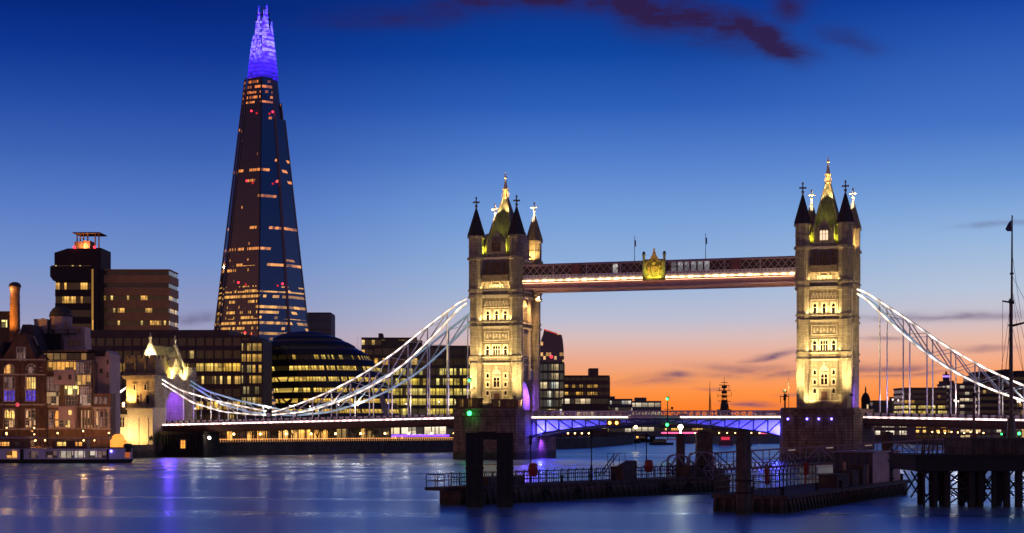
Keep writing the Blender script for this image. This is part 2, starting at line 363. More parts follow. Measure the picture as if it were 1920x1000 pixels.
def window(parent, xc, zb, w, h, face, arched=False, lights=1, frame='stone_pale', pane='glass_dark', d=.22, axis='y', sgn=-1, fw=.22, name='window', transom=True):
    """frame proud of the wall plus a dark pane; face = coordinate of the wall plane, sgn = outward direction"""
    def bx(mb, u0, u1, a0, a1, z0, z1):
        lo, hi_ = sorted((face + sgn * a0, face + sgn * a1))
        if axis == 'y': mb.box(u0, u1, lo, hi_, z0, z1)
        else: mb.box(lo, hi_, u0, u1, z0, z1)
    f = MB(); p = MB()
    bx(f, xc - w / 2 - fw, xc - w / 2, -.02, d, zb - fw, zb + h + fw); bx(f, xc + w / 2, xc + w / 2 + fw, -.02, d, zb - fw, zb + h + fw)
    bx(f, xc - w / 2, xc + w / 2, -.02, d + .1, zb - fw, zb); bx(f, xc - w / 2, xc + w / 2, -.02, d, zb + h, zb + h + fw)
    for i in range(1, lights):
        u = xc - w / 2 + w * i / lights; bx(f, u - .07, u + .07, -.02, d - .03, zb, zb + h)
    if transom and h > 1.6: bx(f, xc - w / 2, xc + w / 2, -.02, d - .06, zb + h * .58, zb + h * .58 + .12)
    if arched:
        lo, hi_ = sorted((face - sgn * .02, face + sgn * (d - .02)))
        for i in range(lights):
            u0 = xc - w / 2 + w * i / lights; u1 = u0 + w / lights; um = (u0 + u1) / 2; k = (u1 - u0) * .55
            f.plate([(u0, zb + h - k), (u0, zb + h), (um, zb + h)], lo, hi_, axis); f.plate([(u1, zb + h - k), (um, zb + h), (u1, zb + h)], lo, hi_, axis)
    bx(p, xc - w / 2 - .02, xc + w / 2 + .02, -.05, .05, zb - .02, zb + h + .02)
    o = f.build(name, M[frame], parent); p.build('pane', M[pane] if isinstance(pane, str) else pane, o)
    return o

# ------------------------------------------------------------------ bridge towers
YEL = (1, .72, .3)
def bridge_tower(s0, label, lit_gable):
    T = thing('bridge_tower', label, 'bridge tower', BP(s0, 0, PZ), TH, 'stone towers of the bridge')
    z = lambda a: a - PZ
    w = MB()
    for sg in (-1, 1):
        w.box(-5.45, 5.45, min(sg * 4.5, sg * 7.4), max(sg * 4.5, sg * 7.4), 0, z(21.5))
        w.plate([(sg * 4.5, z(16.2)), (sg * 4.5, z(21.5)), (0, z(21.5)), (0, z(21.0)), (sg * 1.6, z(20.2)), (sg * 3.1, z(18.7)), (sg * 4.1, z(17.2))], -5.4, 5.4, 'x')
    w.box(-5.45, 5.45, -7.4, 7.4, z(21.5), z(43.8))
    w.box(-5.7, 5.7, -7.65, -6.5, z(43.8), z(54)); w.box(-5.7, 5.7, 6.5, 7.65, z(43.8), z(54))
    w.box(-5.7, -4.6, -6.5, 6.5, z(43.8), z(54)); w.box(4.6, 5.7, -6.5, 6.5, z(43.8), z(54)); w.box(-4.6, 4.6, -6.5, 6.5, z(53.3), z(53.9))
    for x0, y0, h in ((5.7, 7.65, 1.1),):   # parapet
        for sg in (-1, 1):
            w.box(-x0, x0, *sorted((sg * y0, sg * (y0 - .5))), z(54), z(54) + h)
            w.box(*sorted((sg * x0, sg * (x0 - .5))), -y0 + .5, y0 - .5, z(54), z(54) + h)
    w.build('wall', M['stone'], T)
    for zz, th, pr in ((25.4, .5, .35), (27.2, .4, .3), (35.3, .5, .35), (36.7, .45, .32), (43.5, .75, .62), (45.2, .5, .4), (53.7, .65, .5), (31.4, .12, .06), (15.1, .35, .2)):
        x0, y0 = 5.5 + pr, 7.45 + pr; c = MB()
        for sg in (-1, 1):
            c.box(-x0, x0, *sorted((sg * 6.4, sg * y0)), z(zz), z(zz) + th)
            if zz > 20: c.box(*sorted((sg * 4.5, sg * x0)), -6.4, 6.4, z(zz), z(zz) + th)
        so = c.build('string_course', M['stone_pale'], T); c = MB()
        if zz in (25.4, 27.2, 35.3, 36.7, 43.5, 45.2):  # dark strip on top of the ledge, standing for the shadow line there
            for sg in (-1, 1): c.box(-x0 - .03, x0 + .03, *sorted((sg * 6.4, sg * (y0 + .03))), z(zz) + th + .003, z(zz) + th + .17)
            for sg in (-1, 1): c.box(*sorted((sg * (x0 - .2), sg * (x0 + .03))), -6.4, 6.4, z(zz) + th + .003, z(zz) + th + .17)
            c.build('ledge_shadow', M['ledge_shade'], so)
    # corner turrets
    for sx in (-1, 1):
        for sy in (-1, 1):
            cx, cy = sx * 5.75, sy * 7.7
            t = MB(); t.ngon(cx, cy, 1.72, 0, z(43.6)); t.ngon(cx, cy, 1.85, z(43.6), z(44.6), r2=2.05); t.ngon(cx, cy, 2.02, z(44.6), z(60.0))
            for zz, r, h in ((25.4, 2.05, .55), (27.2, 2.0, .45), (35.3, 2.05, .55), (36.7, 2.0, .5), (43.3, 2.2, .8), (45.2, 2.3, .5), (53.7, 2.45, .7), (57.0, 2.15, .3), (59.6, 2.42, .55)): t.ngon(cx, cy, r, z(zz), z(zz) + h)
            for k in range(8):   # blind slit panels
                a = 2 * math.pi * k / 8
                t.bar((cx + 1.9 * math.cos(a) + .32 * math.sin(a), cy + 1.9 * math.sin(a) - .32 * math.cos(a), z(46.2)), (cx + 1.9 * math.cos(a) + .32 * math.sin(a), cy + 1.9 * math.sin(a) - .32 * math.cos(a), z(53)), .18)
                t.bar((cx + 1.9 * math.cos(a) - .32 * math.sin(a), cy + 1.9 * math.sin(a) + .32 * math.cos(a), z(46.2)), (cx + 1.9 * math.cos(a) - .32 * math.sin(a), cy + 1.9 * math.sin(a) + .32 * math.cos(a), z(53)), .18)
            to = t.build('turret', M['stone'], T)
            r = MB(); r.ngon(cx, cy, 2.4, z(60.15), z(60.45), r2=2.3); r.ngon(cx, cy, 2.3, z(60.45), z(67.3), r2=.22)
            for k in range(8):
                a = math.pi / 8 + 2 * math.pi * k / 8
                r.bar((cx + 2.32 * math.cos(a), cy + 2.32 * math.sin(a), z(60.45)), (cx + .24 * math.cos(a), cy + .24 * math.sin(a), z(67.3)), .16)
            r.build('spire', M['slate'] if sy < 0 else M['stone_dark'], to)
            q = MB(); q.lathe([(.3, z(67.2)), (.34, z(67.6)), (.16, z(67.8)), (.16, z(70.6)), (.05, z(70.9))], cx, cy, 8)
            q.cbox(cx, cy, z(69.2), 1.5, .3, .34); q.cbox(cx, cy, z(69.2), .3, 1.5, .34); q.ball(cx, cy, z(68.3), .42); q.ball(cx, cy, z(70.5), .3)
            for dx, dy in ((.75, 0), (-.75, 0), (0, .75), (0, -.75)): q.ball(cx + dx, cy + dy, z(69.37), .26)
            q.build('finial', M['gilt'] if sy > 0 else M['stone_dark'], to)  # near finials get dark stone: their unlit look put into the colour
    # main roof
    r = MB(); b4 = [(-4.7, -6.3), (4.7, -6.3), (4.7, 6.3), (-4.7, 6.3)]
    r.prism(b4, z(54.4), z(71.2), [(x * .1, y * .1) for x, y in b4])
    ro = r.build('roof', M['roof'], T)
    rb = MB()
    for x, y in b4: rb.bar((x, y, z(54.4)), (x * .1, y * .1, z(71.2)), .35)
    rb.build('roof_ridge', M['stone_dark'], ro)
    f = MB(); f.ngon(0, 0, .95, z(71.1), z(71.5)); f.ngon(0, 0, .7, z(71.5), z(73.3)); f.ngon(0, 0, 1.0, z(73.3), z(73.6))
    for k in range(8):
        a = math.pi / 8 + k * math.pi / 4; f.tube((.95 * math.cos(a), .95 * math.sin(a), z(71.5)), (1.05 * math.cos(a), 1.05 * math.sin(a), z(72.7)), .09, 5, .03)
    f.ngon(0, 0, .62, z(73.6), z(76.8), r2=.12); f.ball(0, 0, z(75.2), .36); f.ball(0, 0, z(76.9), .4); f.cbox(0, 0, z(77.1), .14, .14, 1.1); f.cbox(0, 0, z(77.7), .7, .14, .14)
    f.build('crown_finial', M['gilt'], ro)
    # gables
    for sg in (-1, 1):
        for ax, half, out in (('y', 2.7, 7.75), ('x', 3.2, 5.8)):
            gm = MB(); a0, a1 = sorted((sg * out, sg * (out - 1.0)))
            gm.plate([(-half, z(54)), (half, z(54)), (half, z(58.2)), (half * .75, z(58.2)), (half * .62, z(59.4)), (0, z(61.6)), (-half * .62, z(59.4)), (-half * .75, z(58.2)), (-half, z(58.2))], a0, a1, ax)
            rp = [(-half * .6, z(58.6)), (half * .6, z(58.6)), (0, z(61.0))]
            b0, b1 = sorted((sg * (out - 1.0), sg * 1.2)); gm.plate(rp, b0, b1, ax)
            for u in (-half + .15, half - .15):
                if ax == 'y': gm.ngon(u, sg * (out - .4), .36, z(54), z(59.4)); gm.ngon(u, sg * (out - .4), .36, z(59.4), z(61), r2=.05)
                else: gm.ngon(sg * (out - .4), u, .36, z(54), z(59.4)); gm.ngon(sg * (out - .4), u, .36, z(59.4), z(61), r2=.05)
            go = gm.build('gable', M['stone'], T)
            window(go, 0, z(55.9), 2.2, 2.6, sg * out, True, 3, 'stone_dark' if sg < 0 else 'stone_pale', 'glass_dark' if not (lit_gable and ax == 'y' and sg < 0) else M['gable_lit'], axis=ax, sgn=sg)
    # windows, near and far faces
    for sg in (-1, 1):
        fc = sg * 7.4
        for x in (-2.55, 2.55):
            for zb in (17.2, 19.5, 21.9): window(T, x, z(zb), .75, 1.25, fc, True, 1, sgn=sg)
            window(T, x, z(27.9), .9, 2.7, fc, True, 1, sgn=sg, fw=.32)
        window(T, 0, z(19.4), 1.7, 2.7, fc, True, 2, sgn=sg, fw=.34); window(T, 0, z(27.9), 2.0, 2.7, fc, True, 3, sgn=sg, fw=.34)
        for x in (-2.5, 0, 2.5): window(T, x, z(37.3), .85, 2.7, fc, True, 1, sgn=sg, fw=.35)
        o = MB()
        def bx(u0, u1, pr, z0, z1): o.box(u0, u1, *sorted((fc + sg * .01 - sg * .05, fc + sg * pr)), z(z0), z(z1))
        for k in range(7): bx(-3.15 + k * .95, -2.6 + k * .95, .3, 42.1, 42.55)
        for k in range(9): bx(-3.5 + k * .8, -3.15 + k * .8, .26, 41.3, 41.7)
        bx(-3.6, 3.6, .18, 41.8, 41.98); bx(-3.6, 3.6, .22, 40.7, 40.95); bx(-3.7, -3.45, .2, 37.2, 40.7); bx(3.45, 3.7, .2, 37.2, 40.7)
        o.build('arcade', M['stone_pale'], T); o = MB()
        bx(-3.5, 3.5, .14, 34.3, 34.5); bx(-3.5, 3.5, .14, 31.9, 32.1); bx(-3.5, -3.3, .14, 32.1, 34.3); bx(3.3, 3.5, .14, 32.1, 34.3)
        for k in range(7): bx(-2.9 + k * .9, -2.5 + k * .9, .1, 32.5 + .5 * (k % 2), 33.7)
        bx(-.25, .25, .2, 32.9, 33.6)
        o.build('carved_panel', M['stone_pale'], T); o = MB()
        bx(-1.3, 1.3, .25, 22.9, 23.15); o.plate([(-1.3, z(23.15)), (1.3, z(23.15)), (0, z(24.4))], *sorted((fc - sg * .03, fc + sg * .22)))
        bx(-.3, .3, .2, 24.4, 25.1); o.build('hood', M['stone_pale'], T); o = MB()
        bx(-2.0, 2.0, .25, 18.3, 18.6); bx(-1.8, -1.5, .2, 15.5, 18.3); bx(1.5, 1.8, .2, 15.5, 18.3)
        o.build('door_surround', M['stone_pale'], T)
        dr = MB(); dr.box(-.85, .85, *sorted((fc - sg * .05, fc + sg * .06)), z(15.45), z(17.6)); dr.build('door', M['brown_steel'], T)
        # upper balcony stage
        f2 = sg * 7.65
        for x, ww, n_ in ((-2.55, .9, 1), (0, 2.1, 3), (2.55, .9, 1)): window(T, x, z(49.7), ww, 3.3, f2, True, n_, 'stone_dark', sgn=sg, fw=.3)
        bl = MB(); bl.box(-3.7, 3.7, *sorted((f2 - sg * .05, f2 + sg * 1.1)), z(47.7), z(48.0)); bl.box(-3.7, 3.7, *sorted((f2 + sg * .95, f2 + sg * 1.15)), z(48.0), z(49.3))
        bl.box(-3.9, 3.9, *sorted((f2 + sg * .9, f2 + sg * 1.25)), z(49.3), z(49.5))
        for x in (-3.6, -1.2, 1.2, 3.6): bl.box(x - .15, x + .15, *sorted((f2 - sg * .05, f2 + sg * 1.2)), z(48.0), z(49.45)); bl.plate([(0, z(47.7)), (sg * 1, z(47.7)), (0, z(46.6))] if False else [(f2 - sg * .05, z(47.7)), (f2 + sg * 1.0, z(47.7)), (f2 - sg * .05, z(46.4))], x - .2, x + .2, 'x')
        bl.build('balcony', M['stone_dark'], T)
        ar = MB()
        for k in range(4): ar.plate([(-1.9 + k, z(46.0)), (-1.7 + k, z(46.0)), (-1.4 + k, z(46.7)), (-1.1 + k, z(46.0)), (-.9 + k, z(46.0)), (-.9 + k, z(47)), (-1.9 + k, z(47))], *sorted((f2 - sg * .04, f2 + sg * .3)))
        ar.build('corbel_arcade', M['stone_pale'], T)
    # windows, road faces
    for sg in (-1, 1):
        fc = sg * 5.45
        for y in (-5.0, 5.0):
            for zb in (27.9, 37.3): window(T, y, z(zb), .9, 2.6, fc, True, 1, axis='x', sgn=sg)
        window(T, 0, z(28.4), 3.6, 5.2, fc, True, 4, axis='x', sgn=sg, fw=.4); window(T, 0, z(37.4), 3.4, 4.2, fc, True, 3, axis='x', sgn=sg, fw=.4)
        o = MB()
        for y in (-3.2, 3.2): o.ngon(fc + sg * .3, y, .5, z(21.6), z(35.2)); o.ngon(fc + sg * .3, y, .5, z(36.8), z(43.4)); o.ngon(fc + sg * .3, y, .75, z(24.0), z(24.6))
        o.build('buttress_shaft', M['stone_pale'], T)
        for y in (-4.9, 4.9): ab = MB(); ab.plate([(y - .75, z(24.3)), (y + .75, z(24.3)), (y + .75, z(22.6)), (y, z(21.4)), (y - .75, z(22.6))], *sorted((fc + sg * .2, fc + sg * .5)), 'x'); ab.build('shield', M['shield'], T)
    return T
M['shield'] = plain('blue_shield_paint', (.07, .2, .42), .4)
M['gable_lit'] = emit('lit_gable_window', (1, .7, .45), 1.2)
TL = bridge_tower(0, 'floodlit gothic bridge tower with unlit top gable window, standing nearer the glass skyscraper', False)
TR = bridge_tower(SR, 'floodlit gothic bridge tower whose top gable window glows, its pier carrying four blue lamps', True)

TR.scale = (.935, .935, 1)
# ------------------------------------------------------------------ piers
def bridge_pier(s0, label, cut):
    P = thing('bridge_pier', label, 'bridge pier', BP(s0, 0, 0), TH, 'granite piers of the bridge')
    plan = [(-10, -13.5), (-8.7, -17), (-5, -19.2), (0, -20), (5, -19.2), (8.7, -17), (10, -13.5), (10, 13.5), (8.7, 17), (5, 19.2), (-5, 19.2), (-8.7, 17), (-10, 13.5)]
    m = MB(); m.prism([(x * 1.03, y * 1.02) for x, y in plan], -3, 11.6, plan); m.prism([(x * 1.035, y * 1.03) for x, y in plan], 11.6, 12.3)
    m.prism(plan, 12.3, 13.08)
    m.build('pier_body', M['granite'], P)
    for sy in (-1, 1):
        k = MB()
        base = [(-10.3, sy * 13), (-8, sy * 20.5), (-4, sy * 25.5), (0, sy * 28), (4, sy * 25.5), (8, sy * 20.5), (10.3, sy * 13)]
        mid_ = [(-10.1, sy * 13), (-7.4, sy * 19.5), (-3.6, sy * 23.2), (0, sy * 25), (3.6, sy * 23.2), (7.4, sy * 19.5), (10.1, sy * 13)]
        n = len(base); P3 = [(x, y, -3) for x, y in base] + [(x, y, .9) for x, y in mid_] + [(0, sy * 19, 4.4)]
        k.poly(P3, [(i, i + 1, n + i + 1, n + i) for i in range(n - 1)] + [(n + i, n + i + 1, 2 * n) for i in range(n - 1)] + [(0, n, 2 * n, 2 * n - 1, n - 1)])
        k.build('cutwater', M['granite'], P)
    par = MB()
    for a, b_ in zip(plan, plan[1:] + plan[:1]):
        if abs(a[1]) < 14 and abs(b_[1]) < 14: continue
        par.bar((a[0] * .98, a[1] * .98, 13.2), (b_[0] * .98, b_[1] * .98, 13.2), .35, .5)
    par.build('coping', M['stone_dark'], P)
    fl = MB()
    for x in (-8.2, 8.2): fl = MB(); fl.tube((x, -16.6, 13.0), (x, -16.6, 16.4), .09, 6); fl.cbox(x, -16.7, 16.2, .8, .3, .6); fl.build('floodlight', M['black'], P)
    return P
PL = bridge_pier(0, 'brown granite bridge pier behind the dark timber pile frame', True)
PR = bridge_pier(SR, 'brown granite bridge pier with four small blue lamps and pointed cutwater', True)
bl = MB()
for px, y in ((1477, 787), (1513, 787), (1535, 787), (1559, 787)):
    k_ = (px - 960) / F; tt = 20.0
    for _ in range(6):
        a = (k_ * (439 - CU * tt) - 81.3 + SU * tt) / (CU + SU * k_)
        ax_ = abs(a); tt = 20.3 - ax_ * .16 if ax_ < 5 else (19.5 - (ax_ - 5) * .6 if ax_ < 8.7 else 17.2 - (ax_ - 8.7) * 2.7)
    bl.ball(a, -tt - .12, 10.6, .28)
bl.build('blue_lamp', M['bluel'], PR)

# tower floodlighting: real spots on the piers and ledges
def wash(loc, target, power, color, parent, sx, sy):
    o = lamp('ledge_light', 'AREA', loc, power, color, parent, target); o.data.shape = 'RECTANGLE'; o.data.size = sx; o.data.size_y = sy
for T_, P_, hot in ((TL, PL, 0), (TR, PR, 1)):
    lamp('floodlight_beam', 'SPOT', (-8.2, -16.2, 16.6), 27000, YEL, P_, (-2.5, -7.4, 31), 100, .9, .5)
    lamp('floodlight_beam', 'SPOT', (8.2, -16.2, 16.6), 27000, YEL, P_, (2.5, -7.4, 31), 100, .9, .5)
    for sx in (-1, 1): lamp('floodlight_beam', 'SPOT', (sx * 9.3, -12.6, 14.0), 12000, YEL, P_, (sx * 5.8, -8.6, 31), 90, .9, .4)
    lamp('wall_light', 'SPOT', (-3.4, -10.4, 1.2), 5500 if hot else 1200, YEL, T_, (-3.4, -7.4, 7), 120, .9, .3); lamp('wall_light', 'SPOT', (3.4, -10.8, 1.2), 1000, YEL, T_, (3.0, -7.4, 7), 120, .9, .3)
    wash((0, -8.6, 28.1 - PZ), (0, -7.9, 35 - PZ), 1200, YEL, T_, 11.5, .3)
    wash((0, -8.6, 37.5 - PZ), (0, -7.9, 43 - PZ), 1300, YEL, T_, 11.5, .3)
    wash((0, -8.9, 45.9 - PZ), (0, -8.0, 52 - PZ), 420, YEL, T_, 8, .3)
    for sx in (-1, 1):
        lamp('roof_light', 'SPOT', (sx * 3.55, -7.2, 55.4 - PZ), 2600, (.95, 1, .06), T_, (sx * 3.4, -5.5, 61 - PZ), 120, .8, .1)
        lamp('finial_light', 'SPOT', (sx * 5.0, 3.0, 60.5 - PZ), 60000, (1, .9, .72), T_, (sx * 5.75, 7.7, 69.6 - PZ), 26, .6, .1)
    lamp('crown_light', 'SPOT', (1.5, -3.2, 66 - PZ), 16000, (1, .72, .3), T_, (0, 0, 74.5 - PZ), 50, .6, .1)
    lamp('crown_light', 'SPOT', (-1.5, -3.2, 66 - PZ), 8000, (1, .72, .3), T_, (0, 0, 74.5 - PZ), 50, .6, .1)
    lamp('roof_wash', 'SPOT', (0, -8.4, 61.8 - PZ), 600, (.95, .9, .15), T_, (0, -3.0, 65 - PZ), 110, .9, .1)
# orange light on the left tower's road side under the walkway
for t in (-6.5, 0, 6.5):
    lamp('soffit_light', 'SPOT', (7.6, -t, 44.6 - PZ), 7500, (1, .56, .2), TL, (5.6, -t, 30 - PZ), 110, .8, .2)
    lamp('soffit_light', 'SPOT', (-7.6, -t, 44.6 - PZ), 2200, (1, .56, .2), TR, (-5.6, -t, 30 - PZ), 110, .8, .2)
lamp('turret_light', 'SPOT', (6.2, 3.4, 54.5 - PZ), 6000, (1, .62, .2), TL, (6.0, 7.7, 60 - PZ), 100, .8, .1)
lamp('turret_light', 'SPOT', (6.2, 3.4, 54.5 - PZ), 4000, (1, .62, .2), TR, (6.0, 7.7, 60 - PZ), 100, .8, .1)
for T_, s_ in ((TL, 1), (TR, 1)):
    lamp('arch_light', 'POINT', (0, 0, 4.5), 6000, (.14, .05, 1), T_, size=.4)
    lamp('arch_light', 'POINT', (5.0, 2.5, 3.5), 3000, (.18, .07, 1), T_, size=.4)
lamp('wall_lantern', 'POINT', (6.6, -7.9, 35.5 - PZ), 700, (1, .6, .2), TR, size=.2)
lt = MB(); lt.cbox(6.5, -8.6, 35.2 - PZ, .5, .4, .8); lt.build('lantern', M['warm'], TR)

# ------------------------------------------------------------------ high-level walkways
def walkway(yc, label, near):
    x0, x1 = 6.9, SR - 6.9
    Wk = thing('high_walkway', label, 'walkway', BP(0, 0, 45.6), TH, 'upper footbridges between the towers')
    y0, y1 = yc - 1.7, yc + 1.7; z = lambda a: a - 45.6
    r = MB(); r.box(x0, x1, y0 - .25, y1 + .25, z(51.5), z(51.85)); r.plate([(y0 + .2, z(51.85)), (y1 - .2, z(51.85)), (yc, z(52.3))], x0, x1, 'x'); r.build('roof', M['walk_steel'], Wk)
    gz = MB(); gz.box(x0, x1, y0 + .12, y1 - .12, z(49.15), z(51.5)); gz.build('glazing', M['walk_glass'], Wk)
    gd = MB(); gd.box(x0, x1, y0 - .05, y1 + .05, z(47.45), z(49.0)); gd.box(x0, x1, y0 - .18, y1 + .18, z(49.0), z(49.15)); gd.build('girder', M['white_steel'], Wk)
    lg = MB(); lg.box(x0, x1, y0 - .32, y1 + .32, z(47.05), z(47.4)); lg.box(x0, x1, y0, y1, z(45.75), z(47.05)); lg.box(x0, x1, y0 - .12, y1 + .12, z(45.6), z(45.75))
    lg.build('lower_girder', M['walk_steel'], Wk)
    for yy, sg in ((y0, -1), (y1, 1)):
        la = MB(); n = 40; dx_ = (x1 - x0) / n; f_ = yy + sg * .0
        for i in range(n):
            a = x0 + i * dx_
            la.bar((a, f_, z(49.2)), (a + dx_, f_, z(51.45)), .16, .1); la.bar((a, f_ + sg * .03, z(51.45)), (a + dx_, f_ + sg * .03, z(49.2)), .16, .1)
        for i in range(0, n + 1, 5): la.box(x0 + i * dx_ - .12, x0 + i * dx_ + .12, f_ - .1, f_ + .1, z(49.15), z(51.5))
        la.build('lattice', M['lattice'], Wk)
        rv = MB()   # scalloped trim on the girder
        for i in range(80): a = x0 + (i + .5) * dx_ / 2; rv.plate([(a - .42, z(48.95)), (a + .42, z(48.95)), (a, z(48.45))], *sorted((yy + sg * .04, yy + sg * .1)))
        rv.build('scalloped_trim', M['walk_steel'], Wk)
        st = MB(); st.box(x0 + .5, x1 - .5, *sorted((yy + sg * .3, yy + sg * .2)), z(47.4), z(47.8)); st.build('light_strip', M['led_y'], Wk)
        st = MB(); st.box(x0 + .5, x1 - .5, *sorted((yy + sg * .3, yy + sg * .2)), z(46.98), z(47.05)); st.build('fill_strip', M['girder_fill'], Wk)  # second strip, added beneath the ledge to brighten the lower girder
    for xx in (x0 + (x1 - x0) * .21, x0 + (x1 - x0) * .79):
        p = MB(); p.box(xx - 1.1, xx + 1.1, y0 - .3, y1 + .3, z(49.16), z(51.7)); p.box(xx - 1.25, xx - .95, y0 - .42, y0 - .1, z(49), z(51.9)); p.box(xx + .95, xx + 1.25, y0 - .42, y0 - .1, z(49), z(51.9))
        p.build('panel', M['maroon'], Wk)
    return Wk
M['maroon'] = plain('maroon_panel_paint', (.2, .07, .06), .5)
M['walk_glass'] = lit_windows('walkway_glazing', 1.75, 6, .12, .5, (.8, .8, .9), (1, .9, .8), (.03, .016, .022), 2, .2, 3, .0, .3)
WN = walkway(-6.2, 'upper footbridge on the near side of the towers, gold crest on its middle', True)
WF = walkway(6.2, 'upper footbridge on the far side, mostly hidden behind the near one', False)
CR = thing('crest', 'gilded coat of arms in a floodlit frame at the middle of the footbridge', 'crest', BP(43.85, 8.2, 47.2), TH)
z = lambda a: a - 47.2
p = MB(); p.box(-2.9, 2.9, -.1, .1, 0, 5.2); p.box(-2.9, 2.9, -1.0, -.1, -.35, 0); p.build('backing', M['crest_back'] if 'crest_back' in M else plain('crest_backing_paint', (.42, .40, .07), .5), CR)
for sx in (-1, 1):
    q = MB(); q.cbox(sx * 2.75, -.35, -.35, .55, .6, 6.6); q.cbox(sx * 2.75, -.35, 6.25, .8, .8, .3); q.build('post', plain('crest_post_paint', (.3, .3, .12), .5), CR)
    q2 = MB(); q2.ball(sx * 2.75, -.35, 6.85, .4); q2.build('post_cap', M['slate'], CR)
q = MB()
q.path([(-2.3, -.3, 3.2), (-2.2, -.3, 4.2), (-1.4, -.3, 4.7), (-.6, -.3, 4.9), (0, -.3, 5.6), (.6, -.3, 4.9), (1.4, -.3, 4.7), (2.2, -.3, 4.2), (2.3, -.3, 3.2)], .36, .3)
q.plate([(-1.1, 5.2), (1.1, 5.2), (.8, 5.9), (.5, 6.2), (.35, 7.0), (0, 7.6), (-.35, 7.0), (-.5, 6.2), (-.8, 5.9)], -.45, -.1)
q.plate([(-.75, 3.4), (.75, 3.4), (.75, 2.4), (0, 1.4), (-.75, 2.4)], -.5, -.1); q.ball(0, -.4, 4.2, .5); q.ball(0, -.3, 7.7, .3)
for sx in (-1, 1):
    q.path([(sx * 1.0, -.35, 1.0), (sx * 1.3, -.35, 2.2), (sx * 1.2, -.35, 3.2), (sx * 1.7, -.35, 3.6)], .42, .3); q.bar((sx * 1.3, -.35, 2.3), (sx * .8, -.35, 2.9), .25); q.bar((sx * 1.0, -.35, 1.0), (sx * 1.9, -.35, .6), .35)
    q.ball(sx * 1.3, -.35, 3.4, .36); q.bar((sx * 1.3, -.35, 1.8), (sx * 2.0, -.35, 2.4), .2)
q.bar((-1.9, -.35, .5), (1.9, -.35, .5), .4)
q.build('arms', plain('crest_gilding', (.75, .5, .12), .4, .4), CR)
lamp('crest_light', 'SPOT', (-1.5, -2.2, -.2), 650, (1, .88, .2), CR, (-.6, 0, 3), 110, .8, .2); lamp('crest_light', 'SPOT', (1.5, -2.2, -.2), 650, (1, .88, .2), CR, (.6, 0, 3), 110, .8, .2)
for s_, lab, flagc in ((38.0, 'slim flagpole with a limp reddish flag on the footbridge roof', (.3, .06, .08)), (57.0, 'slim flagpole with a limp blue flag on the footbridge roof', (.05, .08, .25))):
    Fp = thing('flagpole', lab, 'flagpole', BP(s_, 6.2, 52.3), TH, 'flagpoles on the footbridge roof')
    q = MB(); q.tube((0, 0, -.1), (0, 0, 6.2), .09, 6, .05); q.ball(0, 0, 6.3, .14); q.build('pole', M['slate'], Fp)
    q = MB()
    for i in range(4): q.plate([(.06 + .02 * i, 5.7 - .3 * i), (.42 - .04 * i, 5.2 - .35 * i), (.38, 3.6 + .1 * i), (.08, 3.9)], -.12 + .07 * i, -.07 + .07 * i)
    q.build('flag', plain('flag_cloth', flagc, .8), Fp)

# ------------------------------------------------------------------ side spans, bascules
def deck_z(a): return 11.1 - (a - 10) * .0205            # level of the light strip a metres out from a tower
def side_span(s0, sg, label):
    S = thing('side_span', label, 'bridge span', BP(s0, 0, 0), TH, 'suspended side spans of the bridge')
    A0, A1 = 10.05, 101.2; n = 50
    P = [A0 + (A1 - A0) * i / n for i in range(n + 1)]
    d = MB(); rd = MB()
    for a, b_ in zip(P, P[1:]):
        za, zb = deck_z(a), deck_z(b_)
        d.poly([(sg * a, y, zz + o) for a, zz in ((a, za), (b_, zb)) for y, o in ((-8.9, -1.6), (8.9, -1.6), (8.9, -.35), (-8.9, -.35))],
               [(0, 1, 5, 4), (1, 2, 6, 5), (2, 3, 7, 6), (3, 0, 4, 7)] + ([(0, 3, 2, 1)] if a == A0 else []) + ([(4, 5, 6, 7)] if b_ == P[-1] else []))
        rd.poly([(sg * a, -7.6, za - .33), (sg * a, 7.6, za - .33), (sg * b_, 7.6, zb - .33), (sg * b_, -7.6, zb - .33)], [(0, 1, 2, 3)])
    d.build('deck_girder', M['brown_steel'], S); rd.build('roadway', M['road'], S)
    for yy, o in ((-8.75, -1), (8.75, 1)):
        pr = MB(); ps = MB(); ps.path([(sg * a, yy + o * .12, deck_z(a) + .34) for a in P if a < A1 - .3], .3, .1)
        pr.path([(sg * a, yy, deck_z(a) + .45) for a in P], .2, .95); pr.path([(sg * a, yy, deck_z(a) + 1.0) for a in P], .42, .16)
        pr.path([(sg * a, yy + o * .1, deck_z(a) - .3) for a in P], 1.0, .12)
        k = A0 + .6
        while k < A1 - .5: ps.cbox(sg * k, yy + o * .12, deck_z(k) + .3, .42, .42, .9); k += 1.86
        pr.build('parapet', M['parapet'], S); ps.build('parapet_post', M['slate'], S)
        st = MB(); st.path([(sg * a, yy + o * .46, deck_z(a) - .04) for a in P], .12, .32); st.build('light_strip', M['led'], S)
    hg = MB()
    for yy in (-7, 7): gz_ = MB(); gz_.path([(sg * a, yy, deck_z(a) - 1.9) for a in P], .6, .6); gz_.build('edge_beam', M['brown_steel'], S)
    return S
M['parapet'] = plain('pale_parapet_paint', (.6, .55, .62), .45, 0, .08)
side_span(0, -1, 'suspended road span running from the bridge tower to the small gatehouse')
side_span(SR, 1, 'suspended road span running off behind the dark ship mast')

